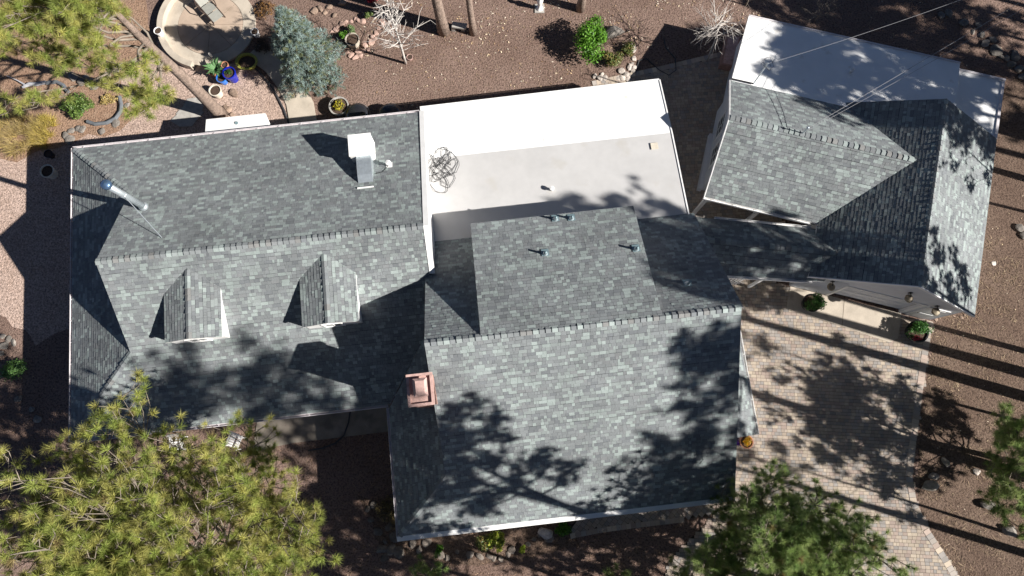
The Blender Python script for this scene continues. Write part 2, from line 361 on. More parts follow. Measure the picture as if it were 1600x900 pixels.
def shingle(field, pts, big=None, seed=0, lift=0.004, thick=(0.006, 0.009, 0.013, 0.016)):
    """lay courses of random-width tabs on a planar convex roof polygon, each tab a thin wedge clipped to it"""
    P_ = [Vector(p) for p in pts]
    n = Vector((0, 0, 0))
    for i in range(len(P_)): a, b = P_[i], P_[(i + 1) % len(P_)]; n += a.cross(b)
    n.normalize()
    if n.z < 0: n = -n; P_ = P_[::-1]
    up = (Vector((0, 0, 1)) - n * n.z).normalized(); e = up.cross(n)
    o = min(P_, key=lambda p: p.z); sh = Vector((0, 0, 0))
    # common origin for all pieces of one plane: the plane's foot point under the world origin
    o = n * n.dot(o)
    q = [((p - o).dot(e), (p - o).dot(up)) for p in P_]
    ar = sum(q[i][0] * q[(i + 1) % len(q)][1] - q[(i + 1) % len(q)][0] * q[i][1] for i in range(len(q)))
    if ar < 0: q = q[::-1]
    x0, x1 = min(p[0] for p in q), max(p[0] for p in q); y0, y1 = min(p[1] for p in q), max(p[1] for p in q)
    j0, j1 = math.floor(y0 / COURSE), math.ceil(y1 / COURSE)
    for j in range(j0, j1 + 1):
        r = random.Random(seed * 100003 + j); x = -40 + r.random() * 0.3; wav = r.uniform(-0.006, 0.006)
        while x < x1:
            wd = r.choice((0.1, 0.13, 0.15, 0.17, 0.2, 0.23, 0.27, 0.33)); c = tab_colour(r); th = r.choice(thick); dy = r.choice((0, 0, 0.004, -0.004)) + wav
            xa, xb = x, x + wd - 0.007; x += wd
            if xb < x0: continue
            ya = j * COURSE + dy; yb = ya + COURSE - 0.008; full = [(xa, ya), (xb, ya), (xb, yb), (xa, yb)]
            poly = full
            for i in range(len(q)):
                poly = clip(poly, q[i], q[(i + 1) % len(q)])
                if len(poly) < 3: break
            if len(poly) < 3: continue
            top = []
            for a, b in poly:
                t = (b - ya) / (yb - ya); top.append(o + e * a + up * b + n * (lift + th * (1 - t) + 0.002 * t))
            if big is not None and wd >= 0.32 and len(poly) == 4 and abs(poly[0][0] - xa) < 1e-6 and abs((poly[2][0] - poly[0][0]) - (xb - xa)) < 1e-6 and len(big) < 300 and (j * 7 + int(x * 10)) % 3 == 0:
                big.append((top, n * -(th + lift), c)); continue
            if (top[1] - top[0]).length < 1e-4 and len(top) == 3: continue
            field.prism(top, n * -(th + lift - 0.001), c)
def caps(parent, a, b, wing=0.14, n1=None, n2=None, step=0.235, seed=0, up=0.02):
    """row of folded cap pieces from a to b; n1, n2 are down-slope unit vectors either side"""
    a, b = Vector(a), Vector(b); d = (b - a).normalized(); L = (b - a).length; k = max(1, int(L / step)); r = random.Random(seed + 17)
    for i in range(k):
        c = tab_colour(r); c = tuple(x * 1.05 for x in c) if r.random() < .85 else (0.2, 0.2, 0.195)
        p = a + d * (L * i / k); l_ = L / k * 1.04; mb = MB(); h0, h1 = Vector((0, 0, up + r.uniform(0.018, 0.05))), Vector((0, 0, up + 0.002))
        A, B = p + h0, p + d * l_ + h1
        A1, A2, B1, B2 = A + n1 * wing, A + n2 * wing, B + n1 * wing, B + n2 * wing
        t = Vector((0, 0, -0.04))
        v = [A, A1, A2, B, B1, B2, A + t, A1 + t, A2 + t]
        mb.mesh(v, [(0, 1, 4, 3), (2, 0, 3, 5), (1, 0, 6, 7), (0, 2, 8, 6)], c); part(mb, 'ridge_cap', M['shingle'], parent)
def deck(name, parent, polys, thick=0.16, top='deck', side='trim'):
    mb = MB()
    for p in polys: mb.prism(ccw([Vector(x) for x in p]), thick, m=0, mside=1)
    return part(mb, name, [M[top], M[side]], parent)
def gutter(parent, a, b, out, z=0.0, wd=0.11, name='gutter', m='trim'):
    """open box gutter along a-b, 'out' points away from the wall; hangers as sub-parts"""
    a, b = Vector(a), Vector(b); out = Vector(out).normalized(); zz = Vector((0, 0, z)); d = b - a
    mb = MB(); o = a + zz + out * 0.004
    mb.box(o - Vector((0, 0, 0.12)), d, out * wd, (0, 0, 0.012)); mb.box(o - Vector((0, 0, 0.12)) + out * (wd - 0.018), d, out * 0.018, (0, 0, 0.125)); mb.box(o - Vector((0, 0, 0.107)), d, out * 0.012, (0, 0, 0.1))
    g_ = part(mb, name, M[m], parent); k = int(d.length / 0.95)
    for i in range(k):
        h = MB(); h.box(o + d * ((i + 0.5) / k) + Vector((0, 0, -0.012)) + out * 0.013, d.normalized() * 0.035, out * (wd - 0.032), (0, 0, 0.01)); part(h, 'hanger', M[m], g_)
    return g_

# planes in house axes
zN = lambda t: 2.9 + 0.48 * (14.65 - t)
zS = lambda t: 2.9 + (3.1056 / 6.84) * (t - 1.34)
zK = lambda s: 2.9 + 0.44 * (s + 18.8)
RZ = zN(8.18)
hw = lambda s, t, f: HL(s, t, f(t))
ex_, ey_ = HL(1, 0), HL(0, 1)
house = root('house', 'long grey shingled house with dormers and a flat white roof section', 'house', HL(0, 5))
# ---- hip roofed wing
N1 = [hw(-15.45, 14.65, zN), hw(-2.68, 14.65, zN), hw(-2.68, 8.18, zN), hw(-15.45, 8.18, zN)]
N2 = [hw(-18.8, 14.65, zN), hw(-15.45, 11.58, zN), hw(-15.45, 14.65, zN)]
N3 = [hw(-15.45, 11.58, zN), hw(-15.95, 8.18, zN), hw(-15.45, 8.18, zN)]
vt = 4.46
S1 = [hw(-15.45, 1.34, zS), hw(-5.15, 1.34, zS), hw(-2.88, vt, zS), hw(-2.88, 6.3, zS), hw(-2.68, 6.4, zS), hw(-2.68, 8.18, zS), hw(-15.45, 8.18, zS)]
S2 = [hw(-18.8, 1.34, zS), hw(-15.45, 1.34, zS), hw(-15.45, 4.59, zS)]
S3 = [hw(-15.45, 4.59, zS), hw(-15.45, 8.18, zS), hw(-15.95, 8.18, zS)]
K1 = [HL(-18.8, 14.65, zK(-18.8)), HL(-18.8, 1.34, zK(-18.8)), HL(-15.45, 4.59, zK(-15.45)), HL(-15.45, 11.58, zK(-15.45))]
hip = deck('hip_roof', house, [N1, N2, N3, S1, S2, S3, K1])
f1 = MB(); big = []
for p in (N1, N2, N3): shingle(f1, p, None, 1)
# S1 is not convex at the valley: cut it in two along s = -5.15
S1a = [hw(-15.45, 1.34, zS), hw(-5.15, 1.34, zS), hw(-5.15, 8.18, zS), hw(-15.45, 8.18, zS)]
S1b = [hw(-5.15, 1.34, zS), hw(-2.88, vt, zS), hw(-2.88, 8.18, zS), hw(-5.15, 8.18, zS)]
S1c = [hw(-2.88, 6.3, zS), hw(-2.68, 6.4, zS), hw(-2.68, 8.18, zS), hw(-2.88, 8.18, zS)]
shingle(f1, S1a, big, 2)
for p in (S1b, S1c, S2, S3): shingle(f1, p, None, 2)
shingle(f1, K1, None, 3)
part(f1, 'shingle_field', M['shingle'], hip, kind='stuff')
dn = (ey_ * 1 + Vector((0, 0, -0.48))).normalized(); ds = (-ey_ + Vector((0, 0, -0.454))).normalized(); dk = (-ex_ + Vector((0, 0, -0.44))).normalized()
caps(hip, HL(-15.95, 8.18, RZ), HL(-2.7, 8.18, RZ), 0.15, dn, ds, seed=1)
def perp(d, base): return (base - d * base.dot(d)).normalized()
hd = (HL(-15.45, 11.58, zK(-15.45)) - HL(-18.8, 14.65, 2.9)).normalized()
caps(hip, HL(-18.78, 14.62, 2.92), HL(-15.45, 11.58, zK(-15.45)), 0.13, perp(hd, dn), perp(hd, dk), seed=2)
hd2 = (HL(-15.45, 4.59, zK(-15.45)) - HL(-18.8, 1.34, 2.9)).normalized()
caps(hip, HL(-18.78, 1.37, 2.92), HL(-15.45, 4.59, zK(-15.45)), 0.13, perp(hd2, ds), perp(hd2, dk), seed=3)
gutter(hip, HL(-18.85, 14.65, 2.9), HL(-2.7, 14.65, 2.9), ey_); gutter(hip, HL(-18.8, 14.7, 2.9), HL(-18.8, 1.3, 2.9), -ex_); gutter(hip, HL(-18.85, 1.34, 2.9), HL(-5.25, 1.34, 2.9), -ey_)
# ---- walls under it
def wall(parent, name, pts, thick, m='siding'):
    """upright wall panel from a polygon in a vertical plane; thick is a vector"""
    mb = MB(); mb.prism([Vector(p) for p in pts], Vector(thick)); return part(mb, name, M[m], parent)
def seg(parent, f, a, b, z0, z1, th=0.15, name='wall', m='siding'):
    A, B = f(*a), f(*b); d = (B - A).normalized(); nn = Vector((-d.y, d.x, 0)) * th; mb = MB(); mb.box(A + Vector((0, 0, z0)), B - A, nn, (0, 0, z1 - z0)); return part(mb, name, M[m], parent)
wn = [seg(house, HL, (-18.4, 14.2), (-18.4, 1.8), 0, 2.85), seg(house, HL, (-18.4, 1.8), (-5.0, 1.8), 0, 2.9), seg(house, HL, (-2.75, 14.2), (-18.4, 14.2), 0, 2.9)]
wall(house, 'gable_wall', [HL(-15.5, 11.4, zK(-15.45) - .1), HL(-15.5, 4.75, zK(-15.45) - .1), HL(-15.5, 8.18, RZ - 0.2)], ex_ * 0.12)
wall(house, 'gable_wall', [HL(-2.66, 14.66, 2.55), HL(-2.66, 14.66, 2.86), HL(-2.66, 8.18, RZ - 0.015), HL(-2.66, 6.42, zS(6.42) - 0.02), HL(-2.66, 6.42, 3.0)], ex_ * 0.14, 'white')
tb = MB(); a, b, c = HL(-2.70, 14.7, 2.905), HL(-2.70, 8.18, RZ + 0.005), HL(-2.70, 6.35, zS(6.35) + 0.005)
for p, q in ((a, b), (b, c)): tb.box(p, q - p, ex_ * 0.22, (0, 0, 0.03))
part(tb, 'rake_trim', M['white'], house)
def window(parent, o, right, up_, out, wd, ht, muntins=(1, 1), m='white', depth=0.05):
    """window set on a wall: frame, recessed pane, muntin bars"""
    o, right, up_, out = Vector(o), Vector(right).normalized(), Vector(up_).normalized(), Vector(out).normalized(); b = 0.07; fr = MB()
    for (x, y, w_, h_) in ((0, 0, wd, b), (0, ht - b, wd, b), (0, b, b, ht - 2 * b), (wd - b, b, b, ht - 2 * b)):
        fr.box(o + right * x + up_ * y, right * w_, up_ * h_, out * depth)
    fo = part(fr, 'window', M[m], parent); gl_ = MB(); gl_.box(o + right * b + up_ * b, right * (wd - 2 * b), up_ * (ht - 2 * b), out * 0.012); part(gl_, 'pane', M['glass'], fo) if parent.parent is None else part(gl_, 'pane', M['glass'], parent)
    ms = MB()
    for i in range(1, muntins[0] + 1): ms.box(o + right * (wd * i / (muntins[0] + 1) - 0.012) + up_ * b, right * 0.024, up_ * (ht - 2 * b), out * 0.03)
    for i in range(1, muntins[1] + 1): ms.box(o + right * b + up_ * (ht * i / (muntins[1] + 1) - 0.012), right * (wd - 2 * b), up_ * 0.024, out * 0.031)
    part(ms, 'muntin', M[m], fo) if parent.parent is None else part(ms, 'muntin', M[m], parent)
    return fo
Z = Vector((0, 0, 1))
for s in (-15.5, -12.2, -8.5): window(house, HL(s, 1.795, 0.9), ex_, Z, -ey_, 1.4, 1.3)
for s in (-16, -8.2, -5.5): window(house, HL(s, 14.205, 1.0), ex_, Z, ey_, 1.3, 1.1)
for t in (5.0, 10.5): window(house, HL(-18.405, t, 0.9), ey_, Z, -ex_, 1.3, 1.3)
# ---- dormers
for n_, sc_ in enumerate((-12.4, -6.86)):
    rz, ez, t0, hwid = 5.74, 5.34, 4.68, 1.15
    tb_r = 1.34 + (rz - 2.9) / (3.1056 / 6.84); tb_e = 1.34 + (ez - 2.9) / (3.1056 / 6.84)
    wl = MB(); w_ = hwid - 0.04; tf = t0 + 0.07
    zb = zS(tf) - 0.05
    wl.prism([HL(sc_ - w_, tf, zb), HL(sc_ + w_, tf, zb), HL(sc_ + w_, tf, ez - 0.03), HL(sc_, tf, rz - 0.05), HL(sc_ - w_, tf, ez - 0.03)][::-1], ey_ * 0.1)
    for sg in (-1, 1): wl.prism([HL(sc_ + sg * w_, tf + 0.1, zb), HL(sc_ + sg * w_, tb_e + 0.05, ez - 0.04), HL(sc_ + sg * w_, tf + 0.1, ez - 0.04)], -ex_ * 0.1 * sg)
    dor = part(wl, 'dormer', M['white'], house)
    Lp = [HL(sc_ - hwid, t0, ez), HL(sc_, t0, rz), HL(sc_, tb_r, rz), HL(sc_ - hwid, tb_e, ez)]; Rp = [HL(sc_, t0, rz), HL(sc_ + hwid, t0, ez), HL(sc_ + hwid, tb_e, ez), HL(sc_, tb_r, rz)]
    deck('dormer_roof', dor, [Lp, Rp], 0.09, side='white')
    f = MB(); shingle(f, Lp, None, 30 + n_); shingle(f, Rp, None, 40 + n_); part(f, 'shingle_field', M['shingle'], dor, kind='stuff')
    caps(dor, HL(sc_, t0, rz), HL(sc_, tb_r - 0.1, rz), 0.12, (ex_ * 1.15 + Vector((0, 0, -0.4))).normalized(), (-ex_ * 1.15 + Vector((0, 0, -0.4))).normalized(), seed=50 + n_)
    window(dor, HL(sc_ - 0.42, tf - 0.003, zb + 0.12), ex_, Z, -ey_, 0.84, 0.74, (1, 0), 'white', 0.05)
# ---- tall block
mS = lambda t: 2.8 + 0.653 * (t + 4.15)
mW = lambda s: 2.8 + 0.653 * (s + 5.22)
mN = lambda t: MZ - 0.82 * (t - 3.2)
MZ = mS(3.2); RW, RE = -2.9, 9.0
MS1 = [hw(RW, -4.15, mS), hw(RE, -4.15, mS), hw(RE, 3.2, mS), hw(RW, 3.2, mS)]; MS2 = [hw(-5.22, -4.15, mS), hw(RW, -4.15, mS), hw(RW, -1.83, mS)]
MW1 = [HL(-5.22, -4.15, 2.8), HL(RW, -1.83, mW(RW)), HL(RW, vt, mW(RW)), HL(-5.22, 1.12, 2.8)]
MN1 = [hw(RW, 3.2, mN), hw(RE + 0.08, 3.2, mN), hw(RE + 0.08, 8.15, mN), hw(-2.66, 8.15, mN), hw(RW, 6.35, mN)]
gab = deck('gable_roof', house, [MS1, MS2, MW1, MN1])
f2 = MB(); bigm = []
shingle(f2, MS1, bigm, 5); shingle(f2, MS2, None, 5); shingle(f2, MW1, None, 6); shingle(f2, MN1, None, 7)
part(f2, 'shingle_field', M['shingle'], gab, kind='stuff')
dS = (-ey_ + Vector((0, 0, -0.653))).normalized(); dN = (ey_ + Vector((0, 0, -0.82))).normalized(); dW = (-ex_ + Vector((0, 0, -0.653))).normalized()
caps(gab, HL(RW, 3.2, MZ), HL(RE, 3.2, MZ), 0.16, dN, dS, seed=8, up=0.02)
h3 = (HL(RW, -1.83, mW(RW)) - HL(-5.22, -4.15, 2.8)).normalized()
caps(gab, HL(-5.2, -4.13, 2.82), HL(RW, -1.83, mW(RW)), 0.13, perp(h3, dS), perp(h3, dW), seed=9)
gutter(gab, HL(-5.3, -4.15, 2.8), HL(RE, -4.15, 2.8), -ey_, wd=0.16, m='white')
gg = MB(); gg.box(HL(-5.32, -4.14, 2.812), HL(RE, -4.14, 2.812) - HL(-5.32, -4.14, 2.812), -ey_ * 0.2 + Z_ * -0.03, (0, 0, 0.012)); part(gg, 'gutter_guard', M['white'], gab); gutter(gab, HL(-5.22, 1.2, 2.8), HL(-5.22, -4.2, 2.8), -ex_, m='trim')
wall(house, 'gable_wall', [HL(RW + 0.03, -1.8, mW(RW) - 0.1), HL(RW + 0.03, 3.2, MZ - 0.18), HL(RW + 0.03, 6.3, mN(6.3) - 0.2), HL(RW + 0.03, 6.3, 4.0)], ex_ * 0.12, 'siding')
wall(house, 'gable_wall', [HL(8.62, -3.7, 0), HL(8.62, 7.9, 0), HL(8.62, 7.9, mN(7.9) - 0.2), HL(8.62, 3.2, MZ - 0.22), HL(8.62, -3.7, mS(-3.7) - 0.2)], ex_ * 0.12, 'siding')
seg(house, HL, (-4.8, 1.6), (-4.8, -3.7), 0, 2.85); seg(house, HL, (-4.8, -3.7), (8.6, -3.7), 0, 2.9)
for s in (-2.5, 1.0, 5.0): window(house, HL(s, -3.705, 0.8), ex_, Z, -ey_, 1.6, 1.5, (1, 1))
for t in (0.2,): window(house, HL(8.742, t, 0.9), ey_, Z, ex_, 1.3, 1.3)
# shed dormer on the back slope
dq = lambda t: MZ - 0.012 - 0.418 * (t - 3.25)
SD = [HL(-0.8, 8.2, dq(8.2)), HL(-0.8, 3.25, dq(3.25)), HL(6.02, 3.25, dq(3.25)), HL(6.02, 8.2, dq(8.2))]
shed = MB(); 
shed.prism([HL(-0.68, 8.05, 3.3), HL(5.9, 8.05, 3.3), HL(5.9, 8.05, dq(8.05) - 0.12), HL(-0.68, 8.05, dq(8.05) - 0.12)], -ey_ * 0.12)
for s, d in ((-0.68, 1), (5.9, -1)): shed.prism([HL(s, 7.92, 3.4), HL(s, 7.92, dq(7.92) - 0.12), HL(s, 3.4, dq(3.4) - 0.12)], ex_ * 0.12 * d)
shd = part(shed, 'shed_dormer', M['siding'], house)
deck('shed_roof', shd, [SD], 0.13)
f = MB(); shingle(f, SD, None, 12); part(f, 'shingle_field', M['shingle'], shd, kind='stuff')
# side porch roof on the drive side
pz = lambda s: 2.8 + 0.64 * (10.38 - s)
PR = [HL(8.74, 4.2, pz(8.74)), HL(8.74, -1.72, pz(8.74)), HL(10.38, -1.72, pz(10.38)), HL(10.38, 4.2, pz(10.38))]
por = deck('porch_roof', house, [PR], 0.14); f = MB(); shingle(f, PR, None, 14); part(f, 'shingle_field', M['shingle'], por, kind='stuff')
gutter(por, HL(10.38, -1.74, 2.8), HL(10.38, 4.2, 2.8), ex_, m='white')
for t in (-1.5, 1.4, 4.0):
    pm = MB(); pm.cbox(HL(10.1, t, 0), 0.14, 0.14, 2.85, R(6.5)); part(pm, 'porch_post', M['white'], house)
# individual shingles
for top, d, c in big[:150]:
    m_ = MB(); m_.prism(top, d, c); part(m_, 'shingle', M['shingle'], hip)
for top, d, c in bigm[:150]:
    m_ = MB(); m_.prism(top, d, c); part(m_, 'shingle', M['shingle'], gab)
for lst, tgt in ((big[150:], hip), (bigm[150:], gab)):
    if lst:
        m_ = MB()
        for top, d, c in lst: m_.prism(top, d, c)
        part(m_, 'shingle_field', M['shingle'], tgt, kind='stuff')
# ---- flat roof
fz = lambda t: 3.1 + (12.22 - t) * (0.108 if t < 12.22 else 0.17)
FA = [HL(-2.52, 8.05, fz(8.05)), HL(8.82, 8.05, fz(8.05)), HL(8.82, 12.22, fz(12.22)), HL(-2.52, 12.22, fz(12.22))]
FB = [HL(-2.52, 12.22, fz(12.22)), HL(8.82, 12.22, fz(12.22)), HL(8.8, 15.15, fz(15.15)), HL(-2.68, 15.0, fz(15.0))]
fl = deck('flat_roof', house, [FA], 0.22, 'membrane', 'white'); 
deck('roof_coating', fl, [FB], 0.22, 'coat', 'white')
tr = MB(); tr.box(HL(-2.68, 15.0, fz(15) + 0.012), HL(8.8, 15.15, fz(15.15) + .012) - HL(-2.68, 15.0, fz(15) + .012), ey_ * 0.05, (0, 0, 0.03)); 
tr.box(HL(8.815, 8.05, fz(8.05) + 0.004), HL(8.815, 12.22, 3.104) - HL(8.815, 8.05, fz(8.05) + .004), ex_ * 0.06, (0, 0, 0.03)); tr.box(HL(8.815, 12.22, 3.104), HL(8.8, 15.15, fz(15.15) + .004) - HL(8.815, 12.22, 3.104), ex_ * 0.06, (0, 0, 0.03)); part(tr, 'edge_trim', M['white'], fl)
for i, s in enumerate((-0.1, 2.9, 5.8)):
    sm = MB(); sm.box(HL(s, 12.3, fz(12.3) + 0.002), HL(s + 0.02, 14.9, fz(14.9)) - HL(s, 12.3, fz(12.3)), ex_ * 0.05, (0, 0, 0.004)); part(sm, 'roof_seam', M['coat'], fl)
pt = MB(); p = HL(7.75, 11.45, fz(11.1) + 0.004); pt.box(p, ex_ * 0.33, ey_ * 0.33 + Vector((0, 0, -0.035)), (0, 0, 0.012)); part(pt, 'roof_patch', M['cream'], fl)
seg(house, HL, (8.5, 14.6), (-2.6, 14.6), 0, 2.45); seg(house, HL, (8.5, 8.0), (8.5, 14.6), 0, 2.6)
window(house, HL(1, 14.605, 0.9), ex_, Z, ey_, 1.8, 1.2, (2, 0)); window(house, HL(8.505, 10.5, 0.3), ey_, Z, ex_, 1.8, 1.9, (1, 0))
# small white porch roof at the back door
pr = MB(); pr.prism([HL(-12.92, 15.0, 2.42), HL(-9.9, 15.0, 2.42), HL(-9.9, 15.2, 2.36), HL(-10.1, 15.75, 2.26), HL(-12.92, 15.75, 2.26)], 0.12)
bp_ = part(pr, 'back_porch_roof', M['white'], house); dv = MB(); dv.lathe(HL(-11.45, 15.35, 2.335), [(0.085, 0), (0.085, 0.035), (0.05, 0.04), (0.0, 0.03)], 12); part(dv, 'drain', M['vent'], bp_)
for s in (-12.7, -10.2): pm = MB(); pm.cbox(HL(s, 15.55, 0), 0.1, 0.1, 2.2, R(6.5)); part(pm, 'porch_post', M['white'], house)
# chimney
ch = MB(); c0 = HL(-3.62, 0.98, 4.0); cx, cy = ex_ * 0.86, ey_ * 1.08
ch.box(c0, cx, cy, (0, 0, 3.55)); ch.box(c0 - ex_ * 0.04 - ey_ * 0.04 + Z * 3.5, cx + ex_ * 0.08, cy + ey_ * 0.08, (0, 0, 0.1)); cho = part(ch, 'chimney', M['brick'], house)
cr = MB(); cc = c0 + Z * 3.6; 
for (x, y, w_, h_) in ((-0.05, -0.05, 0.96, 0.1), (-0.05, 1.03, 0.96, 0.1), (-0.05, 0.05, 0.1, 0.98), (0.81, 0.05, 0.1, 0.98)): cr.box(cc + ex_ * x + ey_ * y, ex_ * w_, ey_ * h_, (0, 0, 0.13))
part(cr, 'chimney_crown', M['copper'], cho)
fl_ = MB(); fl_.box(cc + ex_ * 0.05 + ey_ * 0.05, ex_ * 0.76, ey_ * 0.98, (0, 0, 0.03)); part(fl_, 'crown_pan', M['copper'], cho)
cp = MB(); b0 = cc + ex_ * 0.2 + ey_ * 0.28 + Z * 0.3
for x, y in ((0.05, 0.05), (0.42, 0.05), (0.05, 0.55), (0.42, 0.55)): cp.box(b0 + ex_ * x + ey_ * y - Z * 0.28, ex_ * 0.03, ey_ * 0.03, (0, 0, 0.3))
q = [b0, b0 + ex_ * 0.52, b0 + ex_ * 0.52 + ey_ * 0.66, b0 + ey_ * 0.66]; cp.prism(q, 0.05); q2 = [b0 + ex_ * 0.1 + ey_ * 0.1 + Z * 0.09, b0 + ex_ * 0.42 + ey_ * 0.1 + Z * 0.09, b0 + ex_ * 0.42 + ey_ * 0.56 + Z * 0.09, b0 + ex_ * 0.1 + ey_ * 0.56 + Z * 0.09]
q_ = [p + Z * 0.002 for p in q]; cp.mesh(q_ + q2, [(4, 5, 6, 7), (0, 1, 5, 4), (1, 2, 6, 5), (2, 3, 7, 6), (3, 0, 4, 7)]); part(cp, 'chimney_cap', M['copper'], cho)

# ---------------------------------------------------------------- garage with cross gable, and the link roof
garage = root('garage', 'detached garage with steep crossing grey roofs and white flat roof behind', 'garage', GL(14, 13))
gx_, gy_ = GL(1, 0), GL(0, 1)
GZ, GP = 5.16, 0.60
gE = lambda s: GZ - GP * (s - 15); gW = lambda s: GZ - GP * (15 - s); cZ = 4.75; cg = lambda t: cZ - 0.587 * abs(t - 15.1)
vs = lambda t: 15 - (GZ - cg(t)) / GP
T0, T1 = 9.42, 18.0
GE1 = [GL(15, T0, GZ), GL(18.7, T0, gE(18.7)), GL(18.7, T1, gE(18.7)), GL(15, T1, GZ)]
GW1 = [GL(11.3, T0, gW(11.3)), GL(15, T0, GZ), GL(15, 11.95, GZ), GL(11.3, 11.95, gW(11.3))]
GW2 = [GL(vs(11.95), 11.95, cg(11.95)), GL(15, 11.95, GZ), GL(15, 15.1, GZ), GL(vs(15.1), 15.1, cZ)]
GW3 = [GL(vs(15.1), 15.1, cZ), GL(15, 15.1, GZ), GL(15, T1, GZ), GL(vs(T1), T1, cg(T1))]
CS = [GL(6.1, 11.95, cg(11.95)), GL(vs(11.95), 11.95, cg(11.95)), GL(vs(15.1), 15.1, cZ), GL(6.1, 15.1, cZ)]
CN = [GL(6.1, 15.1, cZ), GL(vs(15.1), 15.1, cZ), GL(vs(17.7), 17.7, cg(17.7)), GL(6.1, 17.7, cg(17.7))]
gr = deck('cross_gable_roof', garage, [GE1, GW1, GW2, GW3, CS, CN], 0.15, side='white')
f3 = MB(); gbig = []
for p, sd_, bg_ in ((GE1, 21, None), (GW1, 22, None), (GW2, 22, None), (GW3, 22, None), (CN, 24, None), (CS, 23, gbig)): shingle(f3, p, bg_, sd_, thick=(0.004, 0.006, 0.009) if sd_ == 22 else (0.006, 0.009, 0.013, 0.016))
part(f3, 'shingle_field', M['shingle'], gr, kind='stuff')
for top, d, c in gbig: m_ = MB(); m_.prism(top, d, c); part(m_, 'shingle', M['shingle'], gr)
dE = (gx_ + Vector((0, 0, -GP))).normalized(); dWg = (-gx_ + Vector((0, 0, -GP))).normalized(); dCS = (-gy_ + Vector((0, 0, -0.587))).normalized(); dCN = (gy_ + Vector((0, 0, -0.587))).normalized()
caps(gr, GL(6.12, 15.1, cZ), GL(vs(15.1) - 0.1, 15.1, cZ), 0.15, dCN, dCS, seed=31); caps(gr, GL(15, T0, GZ), GL(15, T1, GZ), 0.1, dE, dWg, seed=32, step=0.24, up=0.0)
gutter(gr, GL(6.05, 11.95, cg(11.95)), GL(11.0, 11.95, cg(11.95)), -gy_, m='white')
def rake(a, b, d, h=0.17, w_=0.04, lift=0.012):
    rk = MB(); rk.box(Vector(a) + Vector((0, 0, lift - h)), Vector(b) - Vector(a), d * w_, (0, 0, h)); part(rk, 'rake_board', M['white'], garage)
rake(GL(11.28, T0, gW(11.28)), GL(15, T0, GZ), -gy_); rake(GL(15, T0, GZ), GL(18.72, T0, gE(18.72)), -gy_)
rake(GL(6.1, 11.9, cg(11.9)), GL(6.1, 15.1, cZ), -gx_); rake(GL(6.1, 15.1, cZ), GL(6.1, 17.75, cg(17.75)), -gx_)
# walls
Dl, Dr, Dh = 13.45, 16.9, 2.15
gw = MB()
gw.prism([GL(11.55, 9.62, 0), GL(Dl, 9.62, 0), GL(Dl, 9.62, gW(Dl) - 0.2), GL(11.55, 9.62, gW(11.55) - 0.17)][::-1], gy_ * 0.15)
gw.prism([GL(Dl, 9.62, Dh), GL(Dr, 9.62, Dh), GL(Dr, 9.62, gE(Dr) - 0.2), GL(15, 9.62, 5.0), GL(Dl, 9.62, gW(Dl) - 0.2)][::-1], gy_ * 0.15)
gw.prism([GL(Dr, 9.62, 0), GL(18.45, 9.62, 0), GL(18.45, 9.62, gE(18.45) - 0.17), GL(Dr, 9.62, gE(Dr) - 0.2)][::-1], gy_ * 0.15)
part(gw, 'front_wall', M['siding'], garage)
for i in range(1, 16):                                   # clapboard shadow laps on the front wall, left of the door
    z_ = i * 0.17
    lb = MB(); lb.box(GL(11.56, 9.605, z_), gx_ * (Dl - 0.14 - 11.56), gy_ * 0.0146, (0, 0, 0.022)); part(lb, 'clapboard', M['siding'], garage)
gd = MB()
for i in range(4):                                      # garage door in four panels, recessed
    pm = MB(); pm.box(GL(Dl, 9.78, 0.052 + i * 0.525), gx_ * (Dr - Dl), gy_ * 0.05, (0, 0, 0.505))
    do = part(pm, 'door_panel', M['siding'], garage)
    for j in range(4):
        e_ = MB(); e_.box(GL(Dl + 0.12 + j * 0.84, 9.765, 0.13 + i * 0.525), gx_ * 0.7, gy_ * 0.016, (0, 0, 0.34)); part(e_, 'raised_field', M['siding'], do)
tm = MB(); tm.box(GL(Dl - 0.12, 9.585, 0.05), gx_ * 0.12, gy_ * 0.035, (0, 0, Dh + 0.07)); tm.box(GL(Dr, 9.585, 0.05), gx_ * 0.12, gy_ * 0.035, (0, 0, Dh + 0.07)); tm.box(GL(Dl, 9.583, Dh), gx_ * (Dr - Dl), gy_ * 0.037, (0, 0, 0.12)); part(tm, 'door_trim', M['white'], garage)
sdr = MB(); sdr.box(GL(17.22, 9.575, 0.06), gx_ * 0.95, gy_ * 0.044, (0, 0, 2.03)); so = part(sdr, 'side_door', M['white'], garage)
for zz in (0.25, 1.2): e_ = MB(); e_.box(GL(17.38, 9.56, zz), gx_ * 0.63, gy_ * 0.014, (0, 0, 0.75)); part(e_, 'door_field', M['white'], so)
hd_ = MB(); hd_.lathe(GL(17.3, 9.54, 1.0), [(0.0, -0.03), (0.03, 0), (0.0, 0.03)], 8); part(hd_, 'door_handle', M['brass'], so)
seg(garage, GL, (18.45, 9.78), (18.45, 17.8), 0, 2.75, name='side_wall'); seg(garage, GL, (11.55, 12.5), (11.55, 9.78), 0, 2.8, name='side_wall')
gwl = wall(garage, 'gable_wall', [GL(6.4, 13.4, 0), GL(6.4, 17.75, 0), GL(6.4, 17.75, cg(17.75) - 0.16), GL(6.4, 15.1, cZ - 0.18), GL(6.4, 13.4, cg(13.4) - 0.17)], gx_ * 0.15)
seg(garage, GL, (6.56, 13.4), (11.5, 13.4), 0, 3.4, name='porch_wall')
for t in (14.1, 15.6): window(garage, GL(6.397, t, 1.1), gy_, Z, -gx_, 1.05, 1.35, (1, 2))
